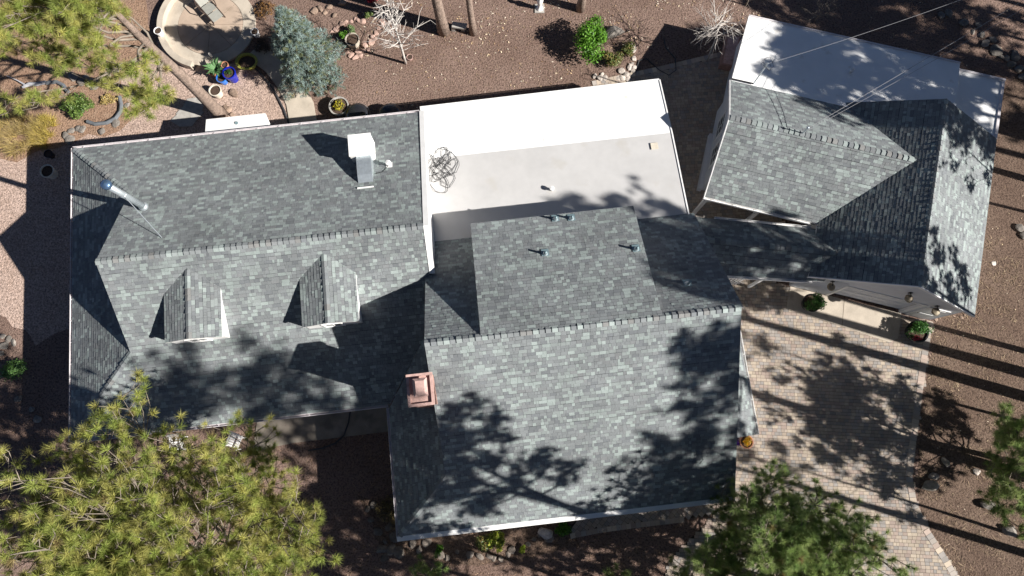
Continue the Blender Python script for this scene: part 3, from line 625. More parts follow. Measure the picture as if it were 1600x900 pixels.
sill = MB(); sill.box(GL(6.2, 13.3, 0), gx_ * 0.2, gy_ * 3.0, (0, 0, 0.42)); part(sill, 'planter_ledge', M['siding'], garage)
for s, t in ((6.3, 12.1), (8.75, 12.1)):
    pm = MB(); pm.cbox(GL(s, t, 0), 0.15, 0.15, 2.8, R(-14)); part(pm, 'porch_post', M['white'], garage)
br = MB(); br.tube([GL(6.3, 12.1, 1.9), GL(7.1, 12.1, 2.75)], 0.05, 4); part(br, 'post_brace', M['white'], garage)
bm = MB(); bm.box(GL(6.15, 12.03, 2.62), gx_ * 5.0, gy_ * 0.14, (0, 0, 0.13)); part(bm, 'porch_beam', M['white'], garage)
# flat white roofs behind
WZ = lambda t: 3.17 - (t - 17.6) * 0.175
WA = [GL(6.15, 17.62, WZ(17.62)), GL(16.6, 17.62, WZ(17.62)), GL(16.85, 21.75, WZ(21.75)), GL(6.5, 21.75, WZ(21.75))]
WB = [GL(16.6, 17.95, 2.78), GL(18.78, 18.02, 2.78), GL(19.12, 21.5, 2.3), GL(16.8, 21.55, 2.3)]
wr = deck('flat_roof', garage, [WA], 0.2, 'coat', 'white'); deck('lean_to_roof', garage, [WB], 0.16, 'coat', 'trim')
et = MB(); et.box(GL(6.5, 21.75, WZ(21.75) + .004), GL(16.85, 21.75, WZ(21.75) + .004) - GL(6.5, 21.75, WZ(21.75) + .004), gy_ * 0.07, (0, 0, 0.035)); et.box(GL(16.8, 21.55, 2.31), gx_ * 2.35, -gy_ * 0.11, (0, 0, 0.05)); et.box(GL(18.79, 18.05, 2.782), GL(19.12, 21.42, 2.312) - GL(18.79, 18.05, 2.782), -gx_ * 0.13, (0, 0, 0.05)); part(et, 'edge_trim', M['trim'], wr)
for s in (8.2, 10.4, 12.6, 14.7): sm = MB(); sm.box(GL(s, 17.8, WZ(17.8) + 0.002), GL(s + 0.2, 21.6, WZ(21.6)) - GL(s, 17.8, WZ(17.8)), gx_ * 0.05, (0, 0, 0.005)); part(sm, 'roof_seam', M['coat'], wr)
seg(garage, GL, (18.7, 21.2), (6.9, 21.2), 0, 2.2, name='rear_wall'); seg(garage, GL, (6.75, 17.8), (6.75, 21.2), 0, 2.3, name='rear_wall')
# link roof between the house and the garage
link = root('breezeway', 'low shingled breezeway roof joining the house to the garage', 'breezeway', at(1200, 390))
nw, ne, sw, se = at(1100, 340.5, 2.7), at(1268, 357, 2.7), at(1133, 430, 2.7), at(1270, 438, 2.7); ra, rb = at(1066, 370.5, 3.45), at(1291, 393, 3.45)
ra = rb + (ra - rb) * 1.0
def onplane(p, a, b, c):
    n_ = (b - a).cross(c - a); return Vector((p.x, p.y, a.z - (n_.x * (p.x - a.x) + n_.y * (p.y - a.y)) / n_.z))
ld = (rb - ra).normalized(); rb2 = rb + ld * 0.9; ne2 = ne + ld * 0.9
nw2 = onplane(nw + (nw - ne) * 0.12, ra, rb, ne); sw2 = onplane(sw, ra, rb, se); se2 = se + ld * 0.5
LN = [ra, rb2, ne2, nw2][::-1]; LS = [sw2, se2, rb2, ra]
lk = deck('link_roof', link, [LN, LS], 0.13, side='white'); f = MB(); shingle(f, LN, None, 26); shingle(f, LS, None, 27)
part(f, 'shingle_field', M['shingle'], lk, kind='stuff')
ld = (rb - ra).normalized(); lper = Vector((-ld.y, ld.x, 0)); caps(lk, ra, rb2, 0.14, (lper + Vector((0, 0, -0.55))).normalized(), (-lper + Vector((0, 0, -0.55))).normalized(), seed=41)
lo = (ne - nw).normalized(); gutter(lk, nw + (ne - nw) * 0.1, ne, Vector((-lo.y, lo.x, 0)), m='white'); gutter(lk, sw, se, Vector((lo.y, -lo.x, 0)), m='white')
for i, p in enumerate(((1138, 434), (1200, 436))):
    pm = MB(); q = at(p[0], p[1], 2.6); pm.cbox((q.x, q.y + 0.15, 0), 0.12, 0.12, 2.6); part(pm, 'porch_post', M['white'], link)
for i in range(6):
    pm = MB(); q = at(1140 + i * 5.5, 436, 1.9); pm.cbox((q.x, q.y + 0.1, 0.1), 0.05, 0.04, 1.8); part(pm, 'gate_slat', M['white'], link)
pm = MB(); q = at(1137, 435, 1.9); pm.box((q.x, q.y + 0.14, 1.8), (1.1, -0.06, 0), (0, 0.04, 0), (0, 0, 0.09)); pm.box((q.x, q.y + 0.14, 0.25), (1.1, -0.06, 0), (0, 0.04, 0), (0, 0, 0.09)); part(pm, 'gate_rail', M['white'], link)

# ---------------------------------------------------------------- trees and plants
def tri_object(name, V, C, m, parent=None, org=(0, 0, 0), nv=3):
    """many small separate faces at once: V (n, nv, 3), C (n, 3)"""
    n = len(V); me = bpy.data.meshes.new(name); me.vertices.add(n * nv); me.vertices.foreach_set('co', (V - np.array(org)).astype(np.float32).ravel())
    me.loops.add(n * nv); me.loops.foreach_set('vertex_index', np.arange(n * nv, dtype=np.int32)); me.polygons.add(n)
    me.polygons.foreach_set('loop_start', np.arange(0, n * nv, nv, dtype=np.int32)); me.polygons.foreach_set('loop_total', np.full(n, nv, dtype=np.int32))
    a = me.color_attributes.new('Col', 'FLOAT_COLOR', 'POINT'); a.data.foreach_set('color', np.repeat(np.column_stack([C, np.ones(n)]), nv, axis=0).astype(np.float32).ravel())
    me.materials.append(m); me.update(calc_edges=True); me.validate()
    o = bpy.data.objects.new(name, me); col.objects.link(o)
    if parent is not None: o.parent = parent
    else: o.location = org
    return o
def unit(v): return v / np.maximum(np.linalg.norm(v, axis=-1, keepdims=True), 1e-9)
def needles(tp, td, rng, per=46, length=0.2, wid=0.011, spread=1.2, cols=((0.10, 0.125, 0.03), (0.17, 0.17, 0.045), (0.065, 0.095, 0.03)), brown=0.02, stem=0.14):
    """needle fans at tuft points tp looking along td"""
    n = len(tp); d = np.repeat(unit(td), per, axis=0); p = np.repeat(tp, per, axis=0); N = n * per
    a = unit(np.cross(d, rng.normal(size=(N, 3)))); th = rng.uniform(0.1, 1.0, N) ** 0.8 * 1.55 * spread / 1.15
    dirs = unit(d * np.cos(th)[:, None] + a * np.sin(th)[:, None]); root_ = p - d * (rng.random(N) * stem)[:, None]
    L = length * rng.uniform(0.7, 1.15, N)
    tip = root_ + dirs * L[:, None]; side = unit(np.cross(dirs, rng.normal(size=(N, 3)))) * (wid / 2)
    V = np.stack([root_ - side, root_ + side, tip], axis=1)
    cols = np.array(cols); tc = cols[rng.integers(0, len(cols), n)] * rng.uniform(0.8, 1.2, (n, 1))
    tb = rng.random(n) < brown; tc[tb] = np.array((0.27, 0.21, 0.09))
    C = np.repeat(tc, per, axis=0) * rng.uniform(0.7, 1.3, (N, 1))
    return V, C
YEL = ((0.34, 0.37, 0.09), (0.44, 0.425, 0.125), (0.26, 0.315, 0.075), (0.39, 0.375, 0.115), (0.3, 0.345, 0.085))
GRN = ((0.24, 0.33, 0.105), (0.31, 0.39, 0.14), (0.19, 0.28, 0.09), (0.29, 0.35, 0.125))
def pine(name, label, base, h, c0, rad, seed, limbs=26, tufts=9, lean=(0, 0), pal=YEL, per=80, nl=0.29, sub=2, top=1.0, group='pine trees round the house', r0=None, wid=0.02, flat=0.25, only=None):
    """ponderosa-like pine: tapered trunk, up-curving limbs with twigs, a fan of needles at every twig end"""
    rng = np.random.default_rng(seed); base = Vector(base); t = root(name, label, 'tree', base, group); r0 = r0 or 0.012 * h + 0.08
    def tr_pt(f): return np.array((base.x + lean[0] * f ** 1.3 + 0.12 * math.sin(5 * f + seed), base.y + lean[1] * f ** 1.3 + 0.1 * math.cos(4 * f + seed), base.z + h * f))
    k = 14; mb = MB(); mb.tube([tr_pt(i / k) for i in range(k + 1)], [r0 * (1.25 if i == 0 else 1) * (1 - 0.93 * (i / k) ** 1.1) + 0.01 for i in range(k + 1)], 10)
    part(mb, 'trunk', M['bark'], t, smooth=True)
    bm = MB(); TP = []; TD = []; ga = 2.399963
    for i in range(limbs):
        f = c0 + (1 - c0) * ((i + 0.5) / limbs) ** 0.9 * top; ph = i * ga + rng.normal(0, 0.35); rel = (f - c0) / (1 - c0)
        L = rad * (0.45 + 0.75 * math.sin(math.pi * min(1, 0.18 + 0.80 * rel)) ** 0.9) * rng.uniform(0.65, 1.12) * (1.0 if rel < 0.9 else 0.6)
        if only and not only(ph, f): continue
        p = tr_pt(f); dh = np.array((math.cos(ph), math.sin(ph), 0)); pts = [p]; up = rng.uniform(-0.05, 0.28) + 0.5 * rel; nseg = 6
        for s in range(nseg):
            up += 0.10; d = dh + np.array((rng.normal(0, 0.2), rng.normal(0, 0.2), up + rng.normal(0, 0.12))); pts.append(pts[-1] + unit(d) * L / nseg)
        rb_ = max(0.018, r0 * 0.24 * (1 - 0.6 * rel)); bm.tube(pts, [rb_ * (1 - 0.82 * s / nseg) for s in range(nseg + 1)], 5)
        for s in range(tufts):
            q = rng.uniform(0.3 - 0.25 * rel, 1.0) ** 0.8 * nseg; a = int(min(q, nseg - 1)); b0 = pts[a] + (pts[a + 1] - pts[a]) * (q - a); ang = ph + rng.choice((-1, 1)) * rng.uniform(0.4, 1.4)
            tl = L * rng.uniform(0.16, 0.42) * (1.1 - 0.4 * q / nseg); dd = unit(np.array((math.cos(ang), math.sin(ang), rng.uniform(0.1, 0.7)))); e = b0 + dd * tl * 0.55; d2 = unit(dd * 0.6 + np.array((0, 0, rng.uniform(0.35, 1.0)))); e2 = e + d2 * tl * 0.5
            bm.tube([b0, e, e2], [0.018, 0.013, 0.008], 4, cap=False); TP.append(e2); TD.append(d2)
            for _ in range(sub):
                d3 = unit(dd * 0.5 + rng.normal(0, 0.55, 3) + np.array((0, 0, 0.35))); st = b0 + (e - b0) * rng.uniform(0.4, 1.0); e3 = st + d3 * rng.uniform(0.25, 0.5); bm.tube([st, e3], [0.010, 0.007], 3, cap=False); TP.append(e3); TD.append(d3)
        TP.append(pts[-1]); TD.append(pts[-1] - pts[-2])
    part(bm, 'limbs', M['twig'], t, smooth=True)
    V, C = needles(np.array(TP), np.array(TD), rng, per=per, length=nl, cols=pal, wid=wid)
    tri_object('crown', V, C, M['needle'], t, org=tuple(base)); return t
def copy_tree(o, loc, rz, s, label, group=None):
    c = o.copy(); col.objects.link(c); c.location = loc; c.rotation_euler = (0, 0, rz); c.scale = (s, s, s); c['label'] = label; ORG[c.name] = Vector(loc)
    if group: c['group'] = group
    for ch_ in o.children:
        k = ch_.copy(); col.objects.link(k); k.parent = c
    return c
A_ = Vector((-math.cos(SUN_AZ), -math.sin(SUN_AZ), 0)); B_ = Vector((A_.y, -A_.x, 0))            # along the shadows, across them
def qa(q, a): return A_ * a + B_ * q
# the pines that show
pine('pine_tree', 'large yellow-green pine in front of the left wing eave', at(422, 826), 12.0, 0.34, 5.4, 11, limbs=110, tufts=14, lean=(0.1, -0.6), per=84, wid=0.014, nl=0.26, top=0.98)
pine('pine_tree', 'bright green pine overhanging the driveway at the house corner', at(1160, 862), 5.6, 0.2, 3.6, 12, limbs=84, tufts=12, lean=(0.5, 0.2), pal=GRN, per=90, wid=0.013, nl=0.26)
pine('pine_tree', 'pine with thick leaning trunk between the round patio and the gravel', at(343, 183), 12.5, 0.36, 4.4, 13, limbs=70, tufts=12, lean=(0.3, -0.2), r0=0.32, wid=0.016, only=lambda ph, f: f > 0.85 or (f > 0.45 and math.cos(ph - 3.5) > 0.0) or math.cos(ph - 3.9) > 0.9)
pine('pine_tree', 'young green pine growing in the mulch right of the driveway', at(1552, 716), 4.4, 0.16, 2.9, 14, limbs=46, tufts=8, lean=(0.2, 0.1), pal=GRN, wid=0.016)
tA = pine('pine_tree', 'brown pine trunk standing next to the stone bench', at(691, 47), 19, 0.52, 2.9, 15, limbs=44, tufts=8, per=30, sub=3, r0=0.27, wid=0.045)
tB = pine('pine_tree', 'thinner dark pine trunk right of the stone bench', at(741, 49), 17, 0.5, 2.6, 16, limbs=44, tufts=8, per=30, sub=3, r0=0.17, wid=0.045)
pine('pine_tree', 'small green sapling pine at the bottom edge below the planted bed', at(672, 893), 2.0, 0.15, 0.6, 17, limbs=10, tufts=2, pal=GRN, nl=0.24, wid=0.016)
pine('pine_tree', 'tiny sapling pine poking up left of the bright green pine', at(958, 900), 1.6, 0.15, 0.5, 18, limbs=8, tufts=2, pal=GRN, nl=0.24, wid=0.016)
# pines just outside the picture whose shadows cross the roofs, the drive and the garden
SH, SG = 'tall pine standing outside the picture, seen only by its long shadow', 'shadow casting pines'
tC = pine('pine_tree', SH, qa(-2.6, -21.0), 26.4, 0.76, 3.1, 19, limbs=34, tufts=8, per=30, sub=3, r0=0.3, wid=0.045, group=SG)
tD = pine('pine_tree', SH, qa(6.9, -25.6), 10.5, 0.42, 2.3, 20, limbs=10, tufts=5, per=26, sub=2, r0=0.09, wid=0.04, group=SG)
tE = pine('pine_tree', SH, qa(4.55, -26.0), 19.5, 0.7, 2.5, 22, limbs=30, tufts=8, per=30, sub=3, r0=0.29, wid=0.045, group=SG)
pine('pine_tree', SH, qa(-3.5, -14.2), 16.2, 0.7, 2.5, 27, limbs=26, tufts=8, lean=(B_.x * 1.6, B_.y * 1.6), per=30, sub=3, r0=0.26, wid=0.045, group=SG)
OUT = [(1.0, -28.0, 0.7, 2, 1.2), (9.2, -25.5, 0.98, 4, 2.0), (8.0, -26.0, 1.02, 4, 3.1),
       (19.0, -24.5, 0.74, 0, 5.2), (21.2, -26.5, 0.86, 1, 0.9), (20.2, -32.0, 0.95, 0, 1.7), (10.3, -24.5, 0.88, 1, 1.7), (24.8, -23.0, 0.58, 0, 2.6), (27.6, -22.0, 0.66, 1, 3.7), (25.5, -33.0, 0.85, 0, 5.0), (28.5, -29.0, 0.75, 0, 4.1), (23.3, -38.0, 1.05, 1, 2.1), (26.6, -31.0, 0.9, 1, 0.6), (29.5, -26.0, 0.8, 1, 5.9),
       (1.7, -25.8, 0.95, 3, 2.9), (17.2, -24.5, 1.0, 3, 0.2),
       (-5.9, -8.0, 0.6, 1, 0.4), (-7.2, -12.0, 0.75, 0, 3.3), (-8.2, -2.5, 0.45, 1, 5.5)]
for i, (q, a, s, kx, rz) in enumerate(OUT): copy_tree((tA, tB, tC, tD, tE)[kx], qa(q, a), rz, s, SH, SG)

def leafball(name, label, cat, ctr, rx, ry, h, n, pal, seed, leaf=0.09, lumps=9, group=None, parent=None, shape='ball', stem=True, z0=0.0):
    """shrub: leaves scattered through lumpy clumps on short stems"""
    rng = np.random.default_rng(seed); c = np.array((ctr[0], ctr[1], z0)); t = root(name, label, cat, tuple(c), group) if parent is None else parent
    cl = []
    for i in range(lumps):
        v = rng.normal(size=3); v = v / np.linalg.norm(v) * rng.uniform(0.25, 0.72); v[2] = abs(v[2]) if shape == 'ball' else v[2]
        cl.append((c + np.array((v[0] * rx, v[1] * ry, h * (0.30 + 0.55 * v[2]))), rng.uniform(0.32, 0.52)))
    k = rng.integers(0, lumps, n); cc = np.array([x[0] for x in cl])[k]; rr = np.array([x[1] for x in cl])[k]
    d = unit(rng.normal(size=(n, 3))); d[:, 2] = np.where(rng.random(n) < 0.7, np.abs(d[:, 2]), d[:, 2]); p = cc + d * (rr * rng.uniform(0.55, 1.05, n))[:, None] * np.array((rx, ry, h * 0.5)); p[:, 2] = np.maximum(p[:, 2], z0 + 0.03)
    nrm = unit(d + rng.normal(0, 0.5, (n, 3))); a = unit(np.cross(nrm, rng.normal(size=(n, 3)))); b = np.cross(nrm, a); s = (leaf * rng.uniform(0.6, 1.3, n))[:, None]
    V = np.stack([p - a * s, p - b * s * 0.45, p + a * s, p + b * s * 0.45], axis=1); pal = np.array(pal); C = pal[rng.integers(0, len(pal), n)] * rng.uniform(0.7, 1.3, (n, 1))
    org = ORG[t.name] if t.name in ORG else Vector((0, 0, 0))
    tri_object('foliage', V, C, M['leaf'], t, org=tuple(org), nv=4)
    if stem:
        mb = MB()
        for x, r in cl[:6]: mb.tube([c + np.array((0, 0, 0.0)), (c + x) / 2 + np.array((0, 0, 0.05)), x], [0.03, 0.02, 0.01], 5)
        part(mb, 'stems', M['twig'], t)
    return t
def spruce(label, base, h, rad, seed):
    rng = np.random.default_rng(seed); base = Vector(base); t = root('blue_spruce', label, 'tree', base); mb = MB(); mb.tube([base, base + Z * h], [0.13, 0.02], 8); part(mb, 'trunk', M['bark'], t)
    TP = []; TD = []; bm = MB(); B = np.array(base)
    for i in range(230):
        f = (i + 0.5) / 230; z = h * (0.06 + 0.93 * f); L = rad * (1 - f) ** 0.8 * rng.uniform(0.72, 1.12) + 0.12; ph = i * 2.39996 + rng.normal(0, 0.2); d = np.array((math.cos(ph), math.sin(ph), -0.12 + 0.35 * f)); s0 = B + np.array((0, 0, z)); e = s0 + d * L; bm.tube([s0, e], [0.02, 0.008], 3, cap=False)
        sd_ = np.array((-math.sin(ph), math.cos(ph), 0))
        for k in range(int(5 + 16 * L)):
            q = rng.uniform(0.25, 1.0); w_ = (1 - q) * 0.5 * L + 0.1; TP.append(s0 + d * L * q + sd_ * rng.uniform(-w_, w_) + np.array((0, 0, rng.uniform(-0.08, 0.05)))); TD.append(d + sd_ * rng.uniform(-0.7, 0.7) + np.array((0, 0, rng.uniform(0.1, 0.6))))
    part(bm, 'limbs', M['twig'], t)
    V, C = needles(np.array(TP), np.array(TD), rng, per=16, length=0.15, wid=0.022, spread=1.3, cols=((0.25, 0.33, 0.30), (0.31, 0.40, 0.37), (0.20, 0.27, 0.235), (0.26, 0.29, 0.15), (0.35, 0.44, 0.42)), brown=0.01, stem=0.16)
    tri_object('crown', V, C, M['needle'], t, org=tuple(base)); return t
spruce('dense silvery blue spruce beside the curved path and patio', at(492, 112), 5.6, 1.95, 3)
def bare_tree(name, label, base, h, seed, n=26, spread=1.5, lean=(0, 0), m='palebark', r0=0.06, c0=0.2, cat='tree', upw=0.9, sub=5, group=None):
    rng = np.random.default_rng(seed); B = np.array(base); t = root(name, label, cat, tuple(B), group); mb = MB(); f_ = lambda f: B + np.array((lean[0] * f, lean[1] * f, h * f)) + 0.05 * np.array((math.sin(6 * f), math.cos(5 * f), 0)) * f
    mb.tube([f_(i / 8) for i in range(9)], [r0 * (1 - 0.85 * i / 8) for i in range(9)], 7); part(mb, 'trunk', M[m], t, smooth=True); bm = MB()
    for i in range(n):
        f = c0 + (0.97 - c0) * i / n; ph = i * 2.4 + rng.normal(0, 0.4); L = spread * (1.1 - 0.75 * f) * rng.uniform(0.6, 1.1); p = f_(f); pts = [p]; d = np.array((math.cos(ph), math.sin(ph), upw * rng.uniform(0.5, 1.2)))
        for s in range(4): d = unit(d + rng.normal(0, 0.18, 3)); pts.append(pts[-1] + d * L / 4)
        bm.tube(pts, [r0 * 0.36, r0 * 0.3, r0 * 0.24, r0 * 0.18, r0 * 0.1], 4, cap=False)
        for s in range(sub):
            a = rng.integers(1, 4); d2 = unit(d + rng.normal(0, 0.6, 3)); e = pts[a] + d2 * L * rng.uniform(0.25, 0.5); e2 = e + unit(d2 + rng.normal(0, 0.4, 3)) * L * 0.2; bm.tube([pts[a], e, e2], [r0 * 0.2, r0 * 0.13, r0 * 0.08], 3, cap=False)
    part(bm, 'branches', M[m], t); return t
bare_tree('bare_aspen', 'leafless pale barked sapling leaning over the red gravel circle', at(634, 99), 6.2, 21, n=34, spread=1.7, r0=0.075)
bare_tree('bare_shrub', 'leafless branching shrub spreading over the dark courtyard shadow', at(1105, 95), 3.4, 23, n=16, spread=2.9, m='palebark', r0=0.055, cat='shrub', upw=0.25, c0=0.62, lean=(-0.2, 0.3), sub=8)
bare_tree('bare_shrub', 'pale leafless twiggy shrub behind the white garage roof', at(1272, 34), 1.8, 24, n=18, spread=1.5, m='twig', r0=0.04, cat='shrub', upw=0.6, c0=0.1, sub=7)
bare_tree('bare_shrub', 'grey leafless shrub at the top edge left of the garage', at(1165, 8), 2.0, 25, n=14, spread=1.6, m='twig', r0=0.035, cat='shrub', upw=0.6, c0=0.1, sub=6)
BRI = ((0.07, 0.19, 0.012), (0.10, 0.25, 0.02), (0.05, 0.13, 0.01), (0.13, 0.28, 0.03)); DKG = ((0.035, 0.085, 0.02), (0.05, 0.12, 0.025), (0.03, 0.065, 0.018)); OLV = ((0.11, 0.15, 0.035), (0.16, 0.18, 0.05), (0.08, 0.11, 0.03), (0.2, 0.15, 0.05)); YLW = ((0.55, 0.42, 0.03), (0.48, 0.33, 0.04), (0.4, 0.33, 0.06)); STR = ((0.42, 0.33, 0.14), (0.5, 0.38, 0.12), (0.33, 0.24, 0.11))
leafball('green_shrub', 'tall bright green rounded shrub on the bare dirt lawn', 'shrub', at(922, 76), 1.05, 1.25, 2.3, 5200, BRI, 31, 0.065, 16)
leafball('green_shrub', 'low olive shrub with reddish leaves below the bright green shrub', 'shrub', at(952, 98), 0.7, 0.65, 0.9, 1300, OLV, 32, 0.06, 9)
leafball('green_shrub', 'sparse olive plant beside the white cobble edge', 'shrub', at(980, 78), 0.55, 0.6, 0.6, 700, OLV, 33, 0.055, 7)
leafball('ball_shrub', 'small dark clipped ball shrub nearest the stone planter ring', 'shrub', at(538, 60), 0.32, 0.34, 0.6, 900, BRI, 34, 0.045, 7)
leafball('ball_shrub', 'small grey-green ball shrub above the stone planter ring', 'shrub', at(553, 50), 0.33, 0.33, 0.6, 900, ((0.12, 0.18, 0.07), (0.16, 0.22, 0.09)), 35, 0.045, 7)
leafball('ball_shrub', 'light green ball shrub beside the pale sapling branches', 'shrub', at(578, 27), 0.3, 0.35, 0.6, 900, ((0.16, 0.22, 0.06), (0.2, 0.26, 0.1)), 36, 0.045, 7)
leafball('green_shrub', 'leafy green shrub inside the curl of drain pipe', 'shrub', at(128, 170), 1.0, 0.75, 0.9, 2400, ((0.10, 0.17, 0.03), (0.14, 0.2, 0.05), (0.07, 0.12, 0.03)), 37, 0.06, 12)
def grass(label, ctr, rx, ry, n, pal, seed, L=0.55):
    rng = np.random.default_rng(seed); t = root('golden_grass', label, 'grass', ctr); a = rng.uniform(0, 6.28, n); r = np.sqrt(rng.random(n)); p = np.column_stack([ctr.x + np.cos(a) * r * rx, ctr.y + np.sin(a) * r * ry, np.full(n, 0.02)])
    V, C = needles(p, np.column_stack([np.cos(a) * r * 0.8, np.sin(a) * r * 0.8, np.ones(n)]), rng, per=34, length=L, wid=0.018, spread=0.75, cols=pal, brown=0.05, stem=0.02); tri_object('blades', V, C, M['leaf'], t, org=tuple(ctr)); return t
grass('wide clump of dry pale grass above the house shadow', at(30, 212), 1.35, 0.95, 110, ((0.46, 0.36, 0.17), (0.5, 0.38, 0.14), (0.4, 0.3, 0.15)), 38)
grass('bright yellow grass clump left of the garden rocks', at(70, 208), 0.5, 0.75, 46, ((0.5, 0.4, 0.1), (0.46, 0.36, 0.12)), 39)
leafball('green_shrub', 'dark green plant in shade left of the west wall', 'shrub', at(28, 578), 0.8, 0.9, 0.8, 1100, ((0.10, 0.2, 0.05), (0.14, 0.26, 0.08)), 40, 0.07, 9)
leafball('green_shrub', 'yellow-green leafy shrub at the middle of the front bed', 'shrub', at(776, 848), 0.45, 0.75, 0.7, 1000, ((0.25, 0.3, 0.03), (0.18, 0.26, 0.03), (0.32, 0.33, 0.05)), 41, 0.07, 8)
leafball('green_shrub', 'dull green shrub left of the yellow-green one in the front bed', 'shrub', at(755, 848), 0.5, 0.5, 0.5, 700, OLV, 42, 0.055, 8)
leafball('green_shrub', 'bright green leafy plant beside the pale boulder at the walkway end', 'shrub', at(877, 824), 0.5, 0.4, 0.5, 800, BRI, 43, 0.07, 8)
leafball('green_shrub', 'small green plant below the tall block corner', 'shrub', at(683, 856), 0.3, 0.35, 0.4, 420, BRI, 44, 0.06, 6)
leafball('green_shrub', 'small lime plant on the dirt in front of the bed', 'shrub', at(817, 856), 0.2, 0.25, 0.3, 260, ((0.3, 0.36, 0.04), (0.22, 0.3, 0.03)), 45, 0.06, 5)
leafball('dry_shrub', 'dry russet shrub by the patio rim near the spruce', 'shrub', at(418, 22), 0.7, 0.8, 0.6, 1000, ((0.22, 0.12, 0.06), (0.3, 0.16, 0.05), (0.14, 0.09, 0.06)), 46, 0.05, 9)
leafball('dry_shrub', 'dark dry shrub below the white urn by the path', 'shrub', at(412, 75), 0.6, 0.55, 0.45, 800, ((0.09, 0.06, 0.045), (0.13, 0.09, 0.06)), 47, 0.05, 8)
leafball('dry_shrub', 'dry yellowish ground shrub inside the drain pipe loop', 'shrub', at(172, 160), 0.55, 0.5, 0.3, 500, STR, 48, 0.06, 7)
leafball('dry_shrub', 'brown dry plant in the rocks left of the tall block', 'shrub', at(605, 800), 0.9, 0.9, 0.4, 900, ((0.2, 0.15, 0.07), (0.25, 0.2, 0.08), (0.13, 0.1, 0.05)), 49, 0.06, 9)

# ---------------------------------------------------------------- rocks
def rock(label, p, sx, sy, sz, c, seed, group=None, name='rock', sink=0.25):
    r = random.Random(seed); bm = bmesh.new(); bmesh.ops.create_icosphere(bm, subdivisions=2, radius=1)
    ax_ = [Vector((r.gauss(0, 1), r.gauss(0, 1), r.gauss(0, 1))).normalized() for _ in range(9)]; k = [r.uniform(0.45, 0.8) for _ in ax_]; a = r.uniform(0, 6.28)
    for v in bm.verts:
        co = v.co.copy()
        for n_, d in zip(ax_, k):
            q = co.dot(n_)
            if q > d: co -= n_ * (q - d) * 0.85
        v.co = co * (1 + r.uniform(-0.03, 0.03))
    mb = MB(); pts = []
    for v in bm.verts:
        x, y = v.co.x * sx, v.co.y * sy; pts.append((p.x + x * math.cos(a) - y * math.sin(a), p.y + x * math.sin(a) + y * math.cos(a), p.z + (v.co.z * (1 - sink) + 1 - sink - 0.35) * sz * 0.7))
    mb.mesh(pts, [tuple(v.index for v in f.verts) for f in bm.faces], c); bm.free()
    return solo(mb, name, M['rock'], label, 'rock', p, group)
PNK = (0.40, 0.27, 0.22); GRY = (0.2, 0.178, 0.155); WHT = (0.46, 0.40, 0.35); TAN = (0.28, 0.2, 0.15)
def rocks(label, group, lst, c, size, seed):
    r = random.Random(seed)
    for i, (u, v) in enumerate(lst):
        s = size * r.uniform(0.65, 1.35); f = r.uniform(0.75, 1.2); rock(label, at(u, v), s, s * r.uniform(0.65, 1), s * r.uniform(0.5, 0.8), tuple(x * f for x in c), seed * 100 + i, group)
rocks('pinkish cobble in the stone ring round the small ball shrubs', 'stone ring', [(519, 50), (525, 47), (529, 41), (535, 38), (541, 35), (549, 34), (555, 30), (560, 33), (543, 83), (549, 86), (556, 90), (563, 88), (560, 82), (571, 72), (575, 78), (569, 79), (582, 58), (588, 52), (592, 45), (586, 62), (580, 66), (598, 38), (595, 33), (601, 28), (566, 34)], PNK, 0.19, 1)
rocks('pale cobble edging the bed right of the green shrubs', 'white cobbles', [(982, 125), (973, 122), (966, 123), (989, 112), (984, 104), (988, 100), (983, 108), (980, 116), (991, 92), (990, 78), (985, 72), (977, 118), (991, 106), (940, 117), (936, 123), (930, 120), (945, 122), (971, 112)], WHT, 0.17, 2)
rocks('grey fieldstone edging the shrub bed inside the drain pipe', 'fieldstones by the pipe', [(112, 205), (103, 213), (122, 200), (110, 219), (130, 202), (173, 108), (182, 112), (188, 106), (135, 122), (127, 128), (155, 128), (148, 137), (142, 130), (166, 122), (115, 120), (180, 192), (160, 205), (199, 165)], GRY, 0.26, 3)
rocks('dark fieldstone in the planted bed left of the tall block', 'bed stones beside the block', [(575, 795), (580, 812), (590, 830), (602, 845), (612, 858), (585, 788), (618, 838), (608, 822), (596, 858), (625, 862), (600, 872)], (0.17, 0.145, 0.12), 0.24, 4)
rocks('grey fieldstone along the front edge of the bed under the gutter', 'front bed stones', [(645, 850), (655, 858), (668, 848), (698, 872), (715, 862), (735, 866), (765, 869), (772, 872), (782, 874), (795, 866), (800, 860), (835, 842), (842, 836), (858, 842), (690, 868), (750, 868), (825, 850)], (0.22, 0.185, 0.155), 0.2, 5)
rock('pale rounded boulder near the walkway end of the front bed', at(850, 831), 0.36, 0.42, 0.5, WHT, 71); rock('large grey boulder beside the bright green shrub', at(958, 54), 0.6, 0.45, 0.6, GRY, 72)
rock('pale lit boulder nearest the curved driveway edge', at(1449, 760), 0.3, 0.5, 0.4, (0.28, 0.245, 0.2), 73); rock('smaller dark boulder above the lit one by the driveway edge', at(1457, 745), 0.28, 0.22, 0.3, GRY, 74)
rock('small pale rock between the driveway edge and the young pine', at(1476, 722), 0.27, 0.18, 0.25, (0.26, 0.23, 0.19), 75); rock('grey boulder below the young pine', at(1542, 788), 0.42, 0.28, 0.4, GRY, 76); rock('grey rock under the pine branches at lower right', at(1576, 828), 0.4, 0.3, 0.4, GRY, 77)
rock('small white rock among the young pine branches', at(1525, 737), 0.2, 0.16, 0.22, WHT, 78); rock('flat white stone on the dirt right of the garage', at(1553, 411), 0.15, 0.14, 0.1, (0.6, 0.54, 0.48), 79)
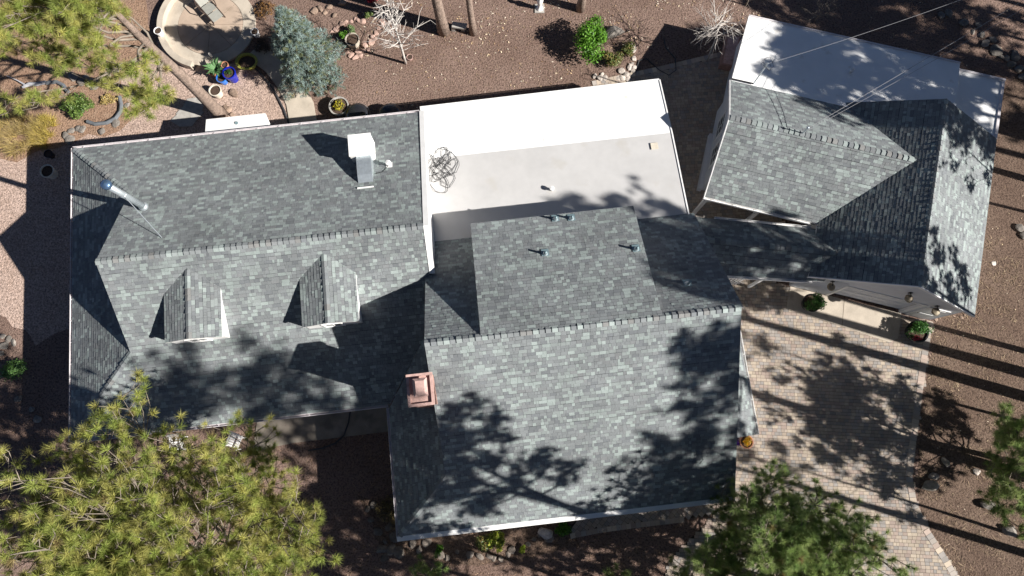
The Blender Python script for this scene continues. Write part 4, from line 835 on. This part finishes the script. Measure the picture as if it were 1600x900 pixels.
rock('dark rock pair member at the far right edge, upper one', at(1591, 358), 0.3, 0.25, 0.3, GRY, 80); rock('dark rock pair member at the far right edge, lower one', at(1599, 368), 0.25, 0.25, 0.3, GRY, 81)
rocks('small pale stone at the garage front corner', 'corner stones', [(1462, 500), (1468, 497), (1490, 494), (1502, 496), (1507, 492)], TAN, 0.1, 6)
rocks('rough grey stone in the dark rockery behind the garage', 'rockery behind the garage', [(1470, 25), (1482, 22), (1520, 50), (1532, 55), (1540, 68), (1556, 80), (1562, 88), (1572, 92), (1580, 100), (1592, 108), (1505, 35), (1550, 62), (1585, 88), (1595, 120), (1528, 40)], GRY, 0.3, 7)
rocks('shaded stone beside the west wall at the left edge', 'shaded left stones', [(5, 525), (14, 530), (8, 540), (22, 535), (2, 552), (30, 622), (50, 640), (60, 655)], GRY, 0.28, 8)
rocks('stone by the spruce top at the shaded corner', 'stones above the spruce', [(500, 15), (508, 20), (515, 12), (490, 18), (522, 25), (535, 5)], TAN, 0.25, 9)
rocks('stone half buried in the gravel by the cream planter', 'stones by the cream planter', [(352, 168), (358, 172), (368, 150), (366, 145), (362, 180)], TAN, 0.2, 10)

# ---------------------------------------------------------------- pots, patio furniture, garden things
def pot(label, p, r, h, m, name='planter', z=0.0, plant=None, soil=True, group=None, taper=0.72, cat='planter'):
    p = Vector((p.x, p.y, z)); t = root(name, label, cat, p, group); mb = MB(); mb.lathe(p, [(0, 0.0), (r * taper, 0.0), (r * 0.95, h * 0.8), (r, h * 0.86), (r * 1.06, h * 0.9), (r * 1.06, h), (r * 0.92, h), (r * 0.88, h * 0.88)], 22); part(mb, 'pot', M[m], t, smooth=False)
    s = MB(); s.lathe(p, [(r * 0.9, h * 0.86), (r * 0.5, h * 0.9), (0.0, h * 0.88)], 14); part(s, 'soil', M['soil'], t)
    if plant: plant(t, p + Z * h * 0.9)
    return t
def fol(rx, h, n, pal, seed, leaf=0.05):
    return lambda t, p: leafball('x', 'x', 'x', (p.x, p.y), rx, rx, h, n, pal, seed, leaf, 14, parent=t, stem=False, z0=p.z)
pot('white urn on the seat wall left of the round patio', at(252, 54, 0.42), 0.2, 0.38, 'white', z=0.42)
pot('white urn on the patio edge beside the blue spruce', at(402, 56), 0.2, 0.42, 'white')
pot('cream pot of soil on the gravel under the leaning pine', at(342, 148), 0.3, 0.5, 'cream')
pot('tall cobalt blue glazed pot beside the yellow tub', at(366, 124), 0.32, 0.7, 'bluepot', plant=fol(0.18, 0.3, 120, DKG, 60))
pot('azure blue glazed pot half hidden by agave leaves', at(351, 128), 0.25, 0.45, 'bluepot2')
pot('terracotta pot standing behind the cobalt blue pot', at(358, 110), 0.18, 0.6, 'terracotta')
pot('pale pot in the deep shadow of the west eave', at(84, 273), 0.33, 0.55, 'cream'); pot('small dark pot at the corner of the house shadow', at(82, 244), 0.2, 0.35, 'blackplastic')
pot('stoneware planter of bright yellow flowers under the north eave', at(533, 172), 0.48, 0.5, 'flag', plant=fol(0.32, 0.35, 420, ((0.5, 0.42, 0.03), (0.42, 0.35, 0.03), (0.12, 0.16, 0.03), (0.15, 0.1, 0.05)), 61))
pot('carved stone planter ring beside the ball shrubs', at(553, 68), 0.36, 0.42, 'concrete', taper=0.9)
pot('dark copper pot at the foot of the pale sapling', at(641, 92), 0.16, 0.2, 'copper')
pot('black pot of green boxwood left of the garage door', at(1261, 476), 0.42, 0.55, 'blackplastic', plant=fol(0.55, 0.9, 1500, ((0.06, 0.17, 0.03), (0.09, 0.22, 0.04), (0.04, 0.11, 0.02)), 62))
pot('black pot with green leaves and red flowers right of the garage door', at(1425, 520), 0.5, 0.5, 'blackplastic', plant=lambda t, p: (fol(0.6, 0.6, 1500, ((0.05, 0.15, 0.03), (0.08, 0.2, 0.04)), 63)(t, p), leafball('x', 'x', 'x', (p.x - 0.15, p.y - 0.3), 0.4, 0.25, 0.2, 60, ((0.5, 0.03, 0.06), (0.55, 0.08, 0.12)), 64, 0.05, 6, parent=t, stem=False, z0=p.z)))
pot('pot of golden and purple flowers at the porch roof corner', at(1163, 690), 0.3, 0.35, 'terracotta', plant=lambda t, p: (fol(0.28, 0.35, 420, ((0.6, 0.33, 0.01), (0.65, 0.42, 0.02), (0.4, 0.2, 0.01)), 65)(t, p), leafball('x', 'x', 'x', (p.x - 0.5, p.y - 0.02), 0.4, 0.3, 0.3, 300, ((0.10, 0.03, 0.3), (0.16, 0.06, 0.4), (0.04, 0.06, 0.03)), 66, 0.045, 6, parent=t, stem=False, z0=0.05)))
# agave tub
t = root('agave_plant', 'broad leaved agave in a tub between the patio and the blue pots', 'plant', at(345, 116)); rng = random.Random(3); b = at(345, 116)
mb = MB(); mb.lathe(b, [(0, 0), (0.28, 0), (0.34, 0.4), (0.3, 0.4), (0.0, 0.36)], 14); part(mb, 'tub', M['terracotta'], t)
for i in range(22):
    a = i * 2.4; l_ = rng.uniform(0.35, 0.62); d = Vector((math.cos(a), math.sin(a), 0)); sdv = Vector((-d.y, d.x, 0)); q = MB(); f = rng.uniform(0.7, 1.3); p0 = b + Z * 0.4
    el = rng.uniform(0.25, 1.0); m1 = p0 + d * l_ * 0.5 + Z * el * 0.4; e = p0 + d * l_ + Z * el * 0.45
    q.mesh([p0 - sdv * 0.05, p0 + sdv * 0.05, m1 + sdv * 0.09, m1 - sdv * 0.09, e, m1 - Z * 0.03], [(0, 1, 2, 5), (0, 5, 3), (3, 5, 4), (5, 2, 4)], (0.10 * f, 0.2 * f, 0.08 * f)); part(q, 'leaf', M['leaf'], t)
for i, (u, v) in enumerate(((333, 118), (329, 111))): pot('small terracotta pot tucked left of the agave, ' + ('nearer the gravel' if i == 0 else 'nearer the patio'), at(u, v), 0.11, 0.3, 'terracotta')
# yellow tub
t = root('yellow_tub', 'yellow plastic tub filled with dark soil on the path', 'tub', at(391, 104)); b = at(391, 104); mb = MB(); mb.lathe(b, [(0, 0.05), (0.3, 0.05), (0.46, 0.5), (0.56, 0.52), (0.56, 0.55), (0.44, 0.54), (0.4, 0.42)], 22, sx=1.05, sy=0.85); part(mb, 'tub_body', M['yellow'], t)
s = MB(); s.lathe(b, [(0.42, 0.44), (0.2, 0.48), (0, 0.46)], 16, sx=1.05, sy=0.85); part(s, 'soil', M['soil'], t)
# chaise
def chaise():
    o = at(346, 36, 0.12); hd_ = at(296, -22, 0.12); d = (hd_ - o); d.z = 0; d.normalize(); n_ = Vector((-d.y, d.x, 0)) * -1; t = root('lounge_chair', 'sling lounge chair with dark frame on the round patio', 'chair', at(330, 20, 0.1))
    z0 = 0.1; prof = [(0, 0.32), (0.55, 0.36), (1.15, 0.34), (1.9, 0.85)]; W_ = 0.66
    for k, s in (('rail', -1), ('rail', 1)):
        mb = MB(); mb.tube([o + d * x + n_ * (s * W_ / 2) + Z * z for x, z in prof], 0.03, 6); part(mb, 'side_rail', M['iron'], t)
    for i in range(3):
        a, b2 = prof[i], prof[i + 1]; mb = MB(); mb.box(o + d * (a[0] + 0.02) - n_ * (W_ / 2 - 0.03) + Z * (a[1] + 0.01), d * (b2[0] - a[0] - 0.05) + Z * (b2[1] - a[1]), n_ * (W_ - 0.06), (0, 0, 0.012)); part(mb, 'sling', M['sling'], t)
    for x in (0.25, 1.2):
        for s in (-1, 1):
            mb = MB(); mb.tube([o + d * x + n_ * (s * W_ / 2) + Z * 0.33, o + d * (x - 0.12) + n_ * (s * (W_ / 2 + 0.03)) + Z * 0.0], 0.025, 5); part(mb, 'leg', M['iron'], t)
    for s in (-1, 1):
        mb = MB(); mb.tube([o + d * 0.7 + n_ * (s * (W_ / 2 + 0.04)) + Z * 0.36, o + d * 0.8 + n_ * (s * (W_ / 2 + 0.1)) + Z * 0.58, o + d * 1.3 + n_ * (s * (W_ / 2 + 0.1)) + Z * 0.6, o + d * 1.5 + n_ * (s * (W_ / 2 + 0.02)) + Z * 0.55], 0.028, 6); part(mb, 'armrest', M['iron'], t)
chaise()
t = root('statue', 'small pale figurine on the patio floor by the shade', 'statue', at(331, 89, 0.1)); b = at(331, 89, 0.1); mb = MB(); mb.lathe(b, [(0.0, 0), (0.11, 0), (0.09, 0.06), (0.06, 0.16), (0.09, 0.24), (0.05, 0.3), (0.06, 0.36), (0.0, 0.41)], 10); part(mb, 'figure', M['flag'], t)
mb = MB(); mb.cbox(b + Vector((0, 0, -0.0)), 0.3, 0.26, 0.04); part(mb, 'plinth', M['concrete'], t)
# drain pipe and bleached log
mb = MB(); mb.tube([p + Z * 0.08 for p in pix((74, 131), (90, 129), (100, 134), (108, 145))], 0.1, 8); solo(mb, 'drain_pipe', M['pipe'], 'grey corrugated pipe end above the leafy shrub', 'pipe', at(90, 130))
mb = MB(); mb.tube([p + Z * 0.1 for p in pix((37, 138), (48, 133), (60, 133), (74, 130))], [0.06, 0.11, 0.1, 0.09], 7); mb.tube([at(40, 133, 0.1), at(28, 126, 0.15), at(10, 118, 0.2)], [0.05, 0.03, 0.02], 5); solo(mb, 'bleached_log', M['palepipe'], 'bleached bent log lying on the dirt at left', 'log', at(50, 133))
mb = MB(); mb.tube([p + Z * 0.08 for p in pix((188, 152), (191, 165), (190, 175), (182, 186), (168, 193), (150, 195), (138, 191))], 0.1, 8); solo(mb, 'drain_pipe', M['pipe'], 'grey corrugated pipe curling round the right of the shrub bed', 'pipe', at(182, 186))
# hoses
mb = MB(); mb.tube([p + Z * 0.06 for p in pix((548, 640), (545, 660), (538, 680), (525, 692), (505, 700), (482, 704))], 0.035, 6); solo(mb, 'garden_hose', M['hose'], 'black hose lying across the shaded side walk', 'hose', at(525, 692))
mb = MB(); mb.tube([p + Z * 0.03 for p in pix((1037, 60), (1040, 75), (1055, 92), (1056, 110), (1045, 118), (1030, 110), (1010, 92), (998, 95), (993, 115))], 0.03, 5); solo(mb, 'garden_hose', M['hose'], 'dark hose looping through the courtyard shadow', 'hose', at(1040, 80))
# stone bench, tubs by the wall, red cloth, white figure
t = root('stone_bench', 'stone slab bench between the two pine trunks', 'bench', at(718, 44)); mb = MB(); mb.cbox(at(718, 41, 0.4), 0.75, 0.32, 0.1, R(-8)); part(mb, 'seat', M['flag'], t)
for u in (709, 724): mb = MB(); mb.cbox(at(u, 46, 0), 0.18, 0.26, 0.4, R(-8)); part(mb, 'leg', M['flag'], t)
for i, (u, lab) in enumerate(((562, 'black domed tub by the yellow flowers under the eave'), (612, 'black domed tub further right under the eave'))):
    t = root('covered_tub', lab, 'tub', at(u, 185)); b = at(u, 186); mb = MB(); mb.lathe(b, [(0.55, 0), (0.6, 0.5), (0.56, 0.62), (0.4, 0.72), (0, 0.76)], 20); part(mb, 'body', M['blackplastic'], t, smooth=True); mb = MB(); mb.lathe(b, [(0.61, 0.48), (0.64, 0.5), (0.61, 0.54)], 20); part(mb, 'rim', M['pipe'], t)
rng = np.random.default_rng(8); t = leafball('red_bush', 'red leaved bush at the top edge behind the pale sapling', 'shrub', at(584, 5), 0.4, 0.35, 0.6, 500, ((0.45, 0.03, 0.05), (0.35, 0.02, 0.04)), 67, 0.06, 6)
t = root('garden_statue', 'white stone figure at the top edge above the dirt lawn', 'statue', at(843, 14)); b = at(843, 14); mb = MB(); mb.lathe(b, [(0, 0), (0.2, 0), (0.18, 0.1), (0.1, 0.15), (0.13, 0.5), (0.17, 0.75), (0.08, 0.9), (0.11, 1.02), (0.06, 1.14), (0, 1.17)], 12); part(mb, 'figure', M['white'], t, smooth=True); mb = MB(); mb.cbox(b, 0.5, 0.5, 0.06); part(mb, 'plinth', M['flag'], t)
mb = MB(); mb.cbox(at(908, 14, 0), 0.5, 0.5, 0.05); mb.tube([at(908, 10), at(908, 10) + Z * 3], [0.25, 0.23], 9)
pine('pine_tree', 'pine trunk at the top edge above the bright green shrub', at(904, 16), 16, 0.55, 2.4, 26, limbs=16, tufts=6, per=18, r0=0.2, wid=0.05, nl=0.3)
t = root('brick_planter', 'low red brick planter at the corner of the white garage roof', 'planter', at(1153, 45)); mb = MB(); q = [GL(6.0, 21.9, 0), GL(6.75, 21.9, 0), GL(6.75, 20.1, 0), GL(6.0, 20.1, 0)]; mb.prism(ccw([p + Z * 0.5 for p in q]), 0.5); part(mb, 'box', M['brick'], t); mb = MB(); mb.prism(ccw([GL(6.1, 21.8, 0.52), GL(6.65, 21.8, 0.52), GL(6.65, 20.2, 0.52), GL(6.1, 20.2, 0.52)]), 0.02); part(mb, 'coping', M['copper'], t)
# white slatted chairs by the front wall under the pine
def slat_chair(p, rz, label):
    t = root('slatted_chair', label, 'chair', p, 'white slatted chairs'); c, s = math.cos(rz), math.sin(rz); X, Y = Vector((c, s, 0)), Vector((-s, c, 0)); p = Vector(p)
    for i in range(5): mb = MB(); mb.box(p - X * 0.27 + Y * (-0.26 + i * 0.11) + Z * 0.42, X * 0.54, Y * 0.085, (0, 0, 0.02)); part(mb, 'seat_slat', M['white'], t)
    for i in range(5): mb = MB(); mb.box(p + Y * (0.30 + i * 0.035) - X * 0.27 + Z * (0.52 + i * 0.1), X * 0.54, Y * 0.02, (0, 0, 0.08)); part(mb, 'back_slat', M['white'], t)
    for x in (-0.29, 0.26):
        mb = MB(); mb.box(p + X * x - Y * 0.3 + Z * 0.6, X * 0.06, Y * 0.7, (0, 0, 0.025)); part(mb, 'armrest', M['white'], t)
        for y in (-0.28, 0.28): mb = MB(); mb.box(p + X * x + Y * y, X * 0.045, Y * 0.045, (0, 0, 0.6)); part(mb, 'leg', M['white'], t)
slat_chair(at(284, 694), R(8), 'white slatted chair left of the other, in front of the eave'); slat_chair(at(372, 690), R(-20), 'white slatted chair nearer the side walk in front of the eave')

# ---------------------------------------------------------------- things on the roofs
def onN(s, t, dz=0): return HL(s, t, zN(t) + dz)
# stove flue with brace
b = onN(-14.55, 10.7); t = root('stove_flue', 'tall galvanised stove flue with blue cap and bracing rods', 'flue', b); fx = b + Z * 2.85
mb = MB(); mb.tube([b - Z * 0.1, fx], 0.135, 16); part(mb, 'pipe', M['galv'], t, smooth=True); mb = MB(); mb.lathe(fx, [(0.135, -0.05), (0.2, -0.04), (0.21, 0.1), (0.17, 0.16), (0.0, 0.2)], 18); part(mb, 'cap', M['blued'], t, smooth=True)
mb = MB(); mb.lathe(b, [(0.16, 0.1), (0.2, 0.14), (0.19, 0.22), (0.14, 0.3)], 16); part(mb, 'storm_collar', M['galv'], t)
mb = MB(); mb.box(b + HL(-0.1, -0.3, 0.1), HL(0.55, 0.0, 0), HL(0, 0.5, -0.24), (0, 0, 0.015)); part(mb, 'flashing', M['galv'], t)
mb = MB(); mb.lathe(b + Z * 1.7, [(0.137, 0), (0.15, 0.01), (0.15, 0.06), (0.137, 0.07)], 16); part(mb, 'joint_band', M['galv'], t)
for e in (onN(-13.45, 9.0, 0.03),): mb = MB(); mb.tube([b + Z * 1.75, e], 0.017, 6); part(mb, 'brace', M['galv'], t)
# evaporative cooler with down-turned duct
cl = root('evaporative_cooler', 'white rooftop cooler box with galvanised down duct', 'cooler', onN(-5.2, 12.4)); X, Y = ex_, ey_; zb = 3.95
c0 = HL(-5.68, 11.95, zb); mb = MB(); mb.box(c0, X * 0.95, Y * 0.95, (0, 0, 1.02)); cb = part(mb, 'cabinet', M['white'], cl)
mb = MB(); mb.prism([c0 + X * -0.02 + Y * -0.02 + Z * 1.06, c0 + X * 0.97 - Y * 0.02 + Z * 1.06, c0 + X * 0.97 + Y * 0.97 + Z * 1.06, c0 - X * 0.02 + Y * 0.97 + Z * 1.06], 0.05); part(mb, 'lid', M['white'], cl)
for i in range(5): mb = MB(); mb.box(c0 + X * 0.952 + Y * 0.1 + Z * (0.15 + i * 0.15), X * 0.015, Y * 0.75, (0, 0, 0.05)); part(mb, 'louvre', M['white'], cl)
for x, y in ((0.03, 0.03), (0.87, 0.03), (0.03, 0.87), (0.87, 0.87)):
    p = c0 + X * x + Y * y; zz = zN(12 + y - 0.05); mb = MB(); mb.box(Vector((p.x, p.y, zz - 0.35)), X * 0.05, Y * 0.05, (0, 0, zb - zz + 0.4)); part(mb, 'leg', M['galv'], cl)
dpts = [(0.0, 0.62, 0.95), (-0.35, 0.62, 0.95), (-0.62, 0.52, 0.85), (-0.9, 0.3, 0.55), (-1.05, -0.1, 0.4), (-1.1, -0.2, 0.3)]
for k in range(1): 
    mb = MB(); pr_ = []
    for y, zt, zb_ in ((0.02, 0.92, 0.4), (-0.4, 0.95, 0.4), (-0.85, 0.93, 0.35), (-1.2, 0.82, 0.2), (-1.42, 0.6, 0.0)):
        pr_.append((c0 + X * 0.25 + Y * y + Z * zt, c0 + X * 0.88 + Y * y + Z * zt, c0 + X * 0.88 + Y * (y * 0.8) + Z * (zb_ - 0.3), c0 + X * 0.25 + Y * (y * 0.8) + Z * (zb_ - 0.3)))
    for i in range(len(pr_) - 1):
        a, b2 = pr_[i], pr_[i + 1]
        for j in range(4): mb.face([a[j], a[(j + 1) % 4], b2[(j + 1) % 4], b2[j]][::-1])
    e = pr_[-1]; base = [Vector((p.x, p.y, zN(HL(-1, 0).dot(p) * 0 + (p.dot(ey_))) - 0.05)) for p in (e[0] - Y * 0.03, e[1] - Y * 0.03, e[2], e[3])]
    for j in range(4): mb.face([e[j], e[(j + 1) % 4], base[(j + 1) % 4], base[j]][::-1])
    part(mb, 'duct', M['galv'], cl)
mb = MB(); q = c0 + X * 0.22 - Y * 1.5; mb.box(Vector((q.x, q.y, zN(q.dot(ey_)) + 0.02)), X * 0.7, Y * 0.06, (0, 0, 0.03)); part(mb, 'duct_flashing', M['white'], cl)
mb = MB(); p = onN(-4.15, 11.55, 0.03); mb.tube([c0 + X * 0.9 + Z * 0.1, c0 + X * 1.1 - Y * 0.3 + Z * 0.05, p + Z * 0.08], 0.012, 5); q = onN(-4.7, 11.2, 0.03); mb.tube([p, p - X * 0.25 - Y * 0.3 - Z * -0.14, q], 0.012, 5); part(mb, 'supply_line', M['dark'], cl)
b = onN(-4.1, 11.6); t = root('roof_vent', 'white vent stub on a flashing right of the rooftop cooler', 'vent', b); mb = MB(); mb.tube([b, b + Z * 0.28], 0.07, 10); mb2 = MB(); mb2.lathe(b + Z * 0.28, [(0.12, 0), (0.12, 0.05), (0, 0.09)], 12); part(mb, 'pipe', M['white'], t); part(mb2, 'cap', M['white'], t)
mb = MB(); mb.box(b + HL(-0.14, -0.14, 0.09), HL(0.28, 0, 0), HL(0, 0.28, -0.134), (0, 0, 0.012)); part(mb, 'flashing', M['white'], t)
# plumbing vents: pipe on a flashing
def vent(f, s, t_, dz_dt, label, h=0.34, r=0.05):
    p = HL(s, t_, f(t_)); t = root('plumbing_vent', label, 'vent', p, 'plumbing vents'); mb = MB(); mb.tube([p - Z * 0.05, p + Z * h], r, 10); part(mb, 'pipe', M['vent'], t, smooth=True)
    mb = MB(); mb.lathe(p, [(0.12, 0.015), (0.075, 0.12), (0.055, 0.16)], 12); part(mb, 'boot', M['galv'], t); mb = MB(); mb.box(p + HL(-0.15, -0.1, 0.035 + 0.1 * abs(dz_dt)), HL(0.3, 0, 0), HL(0, 0.32, 0.32 * dz_dt), (0, 0, 0.008)); part(mb, 'flashing', M['vent'], t)
inv = {}
for (u, v, lab) in ((868, 343, 'left of the vent pair near the back edge of the shed roof'), (893, 342, 'right of the vent pair near the back edge of the shed roof'), (852, 397, 'lone vent pipe at the middle of the shed roof'), (994, 390, 'vent pipe at the shaded edge of the shed roof')):
    zz = 6.2
    for _ in range(12): p = at(u, v, zz); zz = dq(p.dot(ey_))
    p = at(u, v, zz); vent(dq, p.dot(ex_), p.dot(ey_), -0.418, lab)
zz = 5.5
for _ in range(14): p = at(1074, 444, zz); zz = 0.5 * zz + 0.5 * mN(p.dot(ey_))
vent(mN, p.dot(ex_), p.dot(ey_), -0.82, 'shaded vent pipe on the slope behind the main ridge', 0.45)
def stub(p, label, r=0.07, h=0.22):
    t = root('roof_vent', label, 'vent', p); mb = MB(); mb.tube([p - Z * 0.02, p + Z * h], r, 12); part(mb, 'pipe', M['white'], t, smooth=True); mb = MB(); mb.lathe(p + Z * h, [(r * 1.5, -0.02), (r * 1.5, 0.03), (0, 0.06)], 12); part(mb, 'cap', M['white'], t)
p = at(862, 296, 3.4); stub(Vector((p.x, p.y, fz(p.dot(ey_)))), 'small white vent on the tan flat roof')
p = at(1331, 110, 2.9); stub(Vector((p.x, p.y, WZ(p.dot(gy_)))), 'small white vent in the shade on the garage flat roof')
# coil of cable on the white roof
rng = random.Random(5); pc = at(691, 266, 3.1); t_ = []
for i in range(260):
    a = i * 0.33; rr = 0.45 + 0.32 * math.sin(i * 0.113) + rng.uniform(-0.05, 0.05); ofs = Vector((0.28 * math.sin(i * 0.05), 0.5 * math.sin(i * 0.031 + 1), 0)); q = pc + ofs + Vector((math.cos(a) * rr * 0.75, math.sin(a * 0.93) * rr, 0)); q.z = fz(q.dot(ey_)) + 0.02 + 0.05 * rng.random(); t_.append(q)
mb = MB(); mb.tube(t_, 0.011, 4); solo(mb, 'cable_coil', M['dark'], 'tangled coil of black cable on the white flat roof', 'cable', pc)
# antenna mast and wires
p = at(1177, 131, 3.2); t = root('antenna_mast', 'short antenna mast at the edge of the garage flat roof', 'antenna', p); mb = MB(); mb.tube([p, p + Z * 1.9], 0.03, 8); part(mb, 'mast', M['galv'], t)
mb = MB(); mb.tube([p + Z * 1.85 + Vector((math.cos(a * 0.5) * 0.3 * (0.7 + 0.3 * math.sin(a * 1.7)), math.sin(a * 0.5) * 0.3, 0.12 * math.sin(a))) for a in range(26)], 0.008, 4); part(mb, 'aerial_loop', M['dark'], t)
mb = MB(); mb.box(p + Vector((-1.0, 0.22, 0.0)), Vector((1.0, -0.25, 0)), Vector((0, 0.05, 0)), (0, 0, 0.05)); part(mb, 'base_rail', M['dark'], t)
def wire(a, b, sag, label, r=0.009):
    a, b = Vector(a), Vector(b); mb = MB(); mb.tube([a.lerp(b, i / 16) - Z * sag * 4 * (i / 16) * (1 - i / 16) for i in range(17)], r, 5); solo(mb, 'overhead_wire', M['wire'], label, 'wire', a)
mast = p + Z * 1.85
wire(mast, at(1560, -22, 7.0), 0.25, 'pale overhead wire running from the antenna mast to the upper right', 0.009)
sm = GL(9.3, 15.1, cZ); t = root('service_mast', 'small electrical service mast on the cross gable ridge', 'mast', sm); mb = MB(); mb.tube([sm, sm + Z * 0.55], 0.03, 8); part(mb, 'mast_pipe', M['galv'], t); mb = MB(); mb.lathe(sm + Z * 0.55, [(0.05, 0), (0.07, 0.04), (0.03, 0.1), (0, 0.11)], 10); part(mb, 'weatherhead', M['galv'], t)
wire(sm + Z * 0.55, at(1640, -25, 8.0), 0.3, 'twin overhead wire over the garage valley, upper strand', 0.011); wire(sm + Z * 0.5 + Vector((0.06, -0.05, 0)), at(1652, -18, 8.0), 0.42, 'twin overhead wire over the garage valley, lower strand', 0.009)
# lamps on the garage front
for i, (s, z_, lab) in enumerate(((12.6, 2.25, 'brass lantern on the wall left of the garage door'), (15.55, 3.3, 'brass lantern on the gable high above the garage door'), (17.3, 2.35, 'brass lantern on the wall right of the garage door'))):
    b = GL(s, 9.36, z_); t = root('wall_lantern', lab, 'lamp', b, 'garage lanterns'); mb = MB(); mb.lathe(b, [(0.0, -0.16), (0.08, -0.14), (0.12, 0.05), (0.19, 0.07), (0.16, 0.13), (0.06, 0.17), (0, 0.19)], 12); part(mb, 'shade', M['brass'], t); mb = MB(); mb.tube([b + Z * 0.15, b + gy_ * 0.12 + Z * 0.22, b + gy_ * 0.24 + Z * 0.12], 0.02, 6); part(mb, 'arm', M['dark'], t); mb = MB(); mb.cbox(b + gy_ * 0.243 + Z * 0.02, 0.12, 0.03, 0.2, R(-14.1)); part(mb, 'wall_plate', M['dark'], t)

# ---------------------------------------------------------------- litter on the ground
rng = np.random.default_rng(99)
foot = [[HL(-19, 1), HL(-19, 15), HL(-2.6, 15.2), HL(9, 15.3), HL(9, -4.2), HL(-5.3, -4.3), HL(-5.3, 1)], [GL(6, 11.9), GL(6, 22), GL(19.2, 21.8), GL(18.7, 9.4), GL(11, 9.4), GL(11, 11.9)], drive, gravel]
def scatter(n, x0, x1, y0, y1, dens=None):
    out = []
    while len(out) < n:
        p = (rng.uniform(x0, x1), rng.uniform(y0, y1))
        if any(inside(p, f) for f in foot): continue
        if dens and rng.random() > dens(p): continue
        out.append(p)
    return np.array(out)
def flakes(pts, size, pal, asp=0.5, z=0.012):
    n = len(pts); a = rng.uniform(0, 6.28, n); s = size * rng.uniform(0.5, 1.3, n); d = np.stack([np.cos(a), np.sin(a), rng.normal(0, 0.25, n)], 1) * s[:, None]; e = np.stack([-np.sin(a), np.cos(a), rng.normal(0, 0.25, n)], 1) * (s * asp)[:, None]
    p = np.column_stack([pts, np.full(n, z) + rng.uniform(0, 0.02, n)]); pal = np.array(pal); C = pal[rng.integers(0, len(pal), n)] * rng.uniform(0.7, 1.25, (n, 1)); return np.stack([p - d, p - e, p + d, p + e], 1), C
V1, C1 = flakes(scatter(1300, -8, 14, 14.5, 24, lambda p: (0.12 + 0.88 * (math.sin(p[0] * 0.9) * math.cos(p[1] * 1.1) > 0.1)) * min(1.0, max(0.15, (p[1] - 15) / 5))), 0.055, ((0.5, 0.40, 0.28), (0.46, 0.33, 0.2), (0.55, 0.47, 0.37), (0.3, 0.19, 0.11)), 0.55)
V2, C2 = flakes(scatter(260, 18, 28, -8, 24), 0.045, ((0.5, 0.38, 0.24), (0.55, 0.45, 0.33)), 0.55); V3, C3 = flakes(scatter(700, -27, 28, -10, 24), 0.04, ((0.45, 0.34, 0.22), (0.3, 0.2, 0.12)), 0.55)
o = tri_object('leaf_litter', np.concatenate([V1, V2, V3]), np.concatenate([C1, C2, C3]), M['litter'], nv=4); tag(o, 'small fallen leaves scattered over the dirt', 'leaves', kind='stuff')
V4, C4 = flakes(scatter(9000, 17, 29, -9, 9, lambda p: 0.08 + 0.92 * (math.sin(p[0] * 1.7 + 1.3 * math.sin(p[1] * 1.1)) * math.cos(p[1] * 1.9 + p[0] * 0.6) > 0.05)), 0.14, ((0.26, 0.18, 0.115), (0.32, 0.235, 0.15), (0.12, 0.08, 0.055), (0.2, 0.13, 0.085)), 0.07); V5, C5 = flakes(scatter(9000, -27, 12, -10, 0.5), 0.13, ((0.28, 0.17, 0.11), (0.2, 0.12, 0.08), (0.33, 0.22, 0.14)), 0.06); V6, C6 = flakes(scatter(6000, -12, 29, 14, 24), 0.1, ((0.28, 0.19, 0.13), (0.2, 0.13, 0.09), (0.33, 0.24, 0.15)), 0.07)
o = tri_object('pine_straw', np.concatenate([V4, V5, V6]), np.concatenate([C4, C5, C6]), M['litter'], nv=4); tag(o, 'brown pine needles strewn over the ground under the trees', 'needles', kind='stuff')
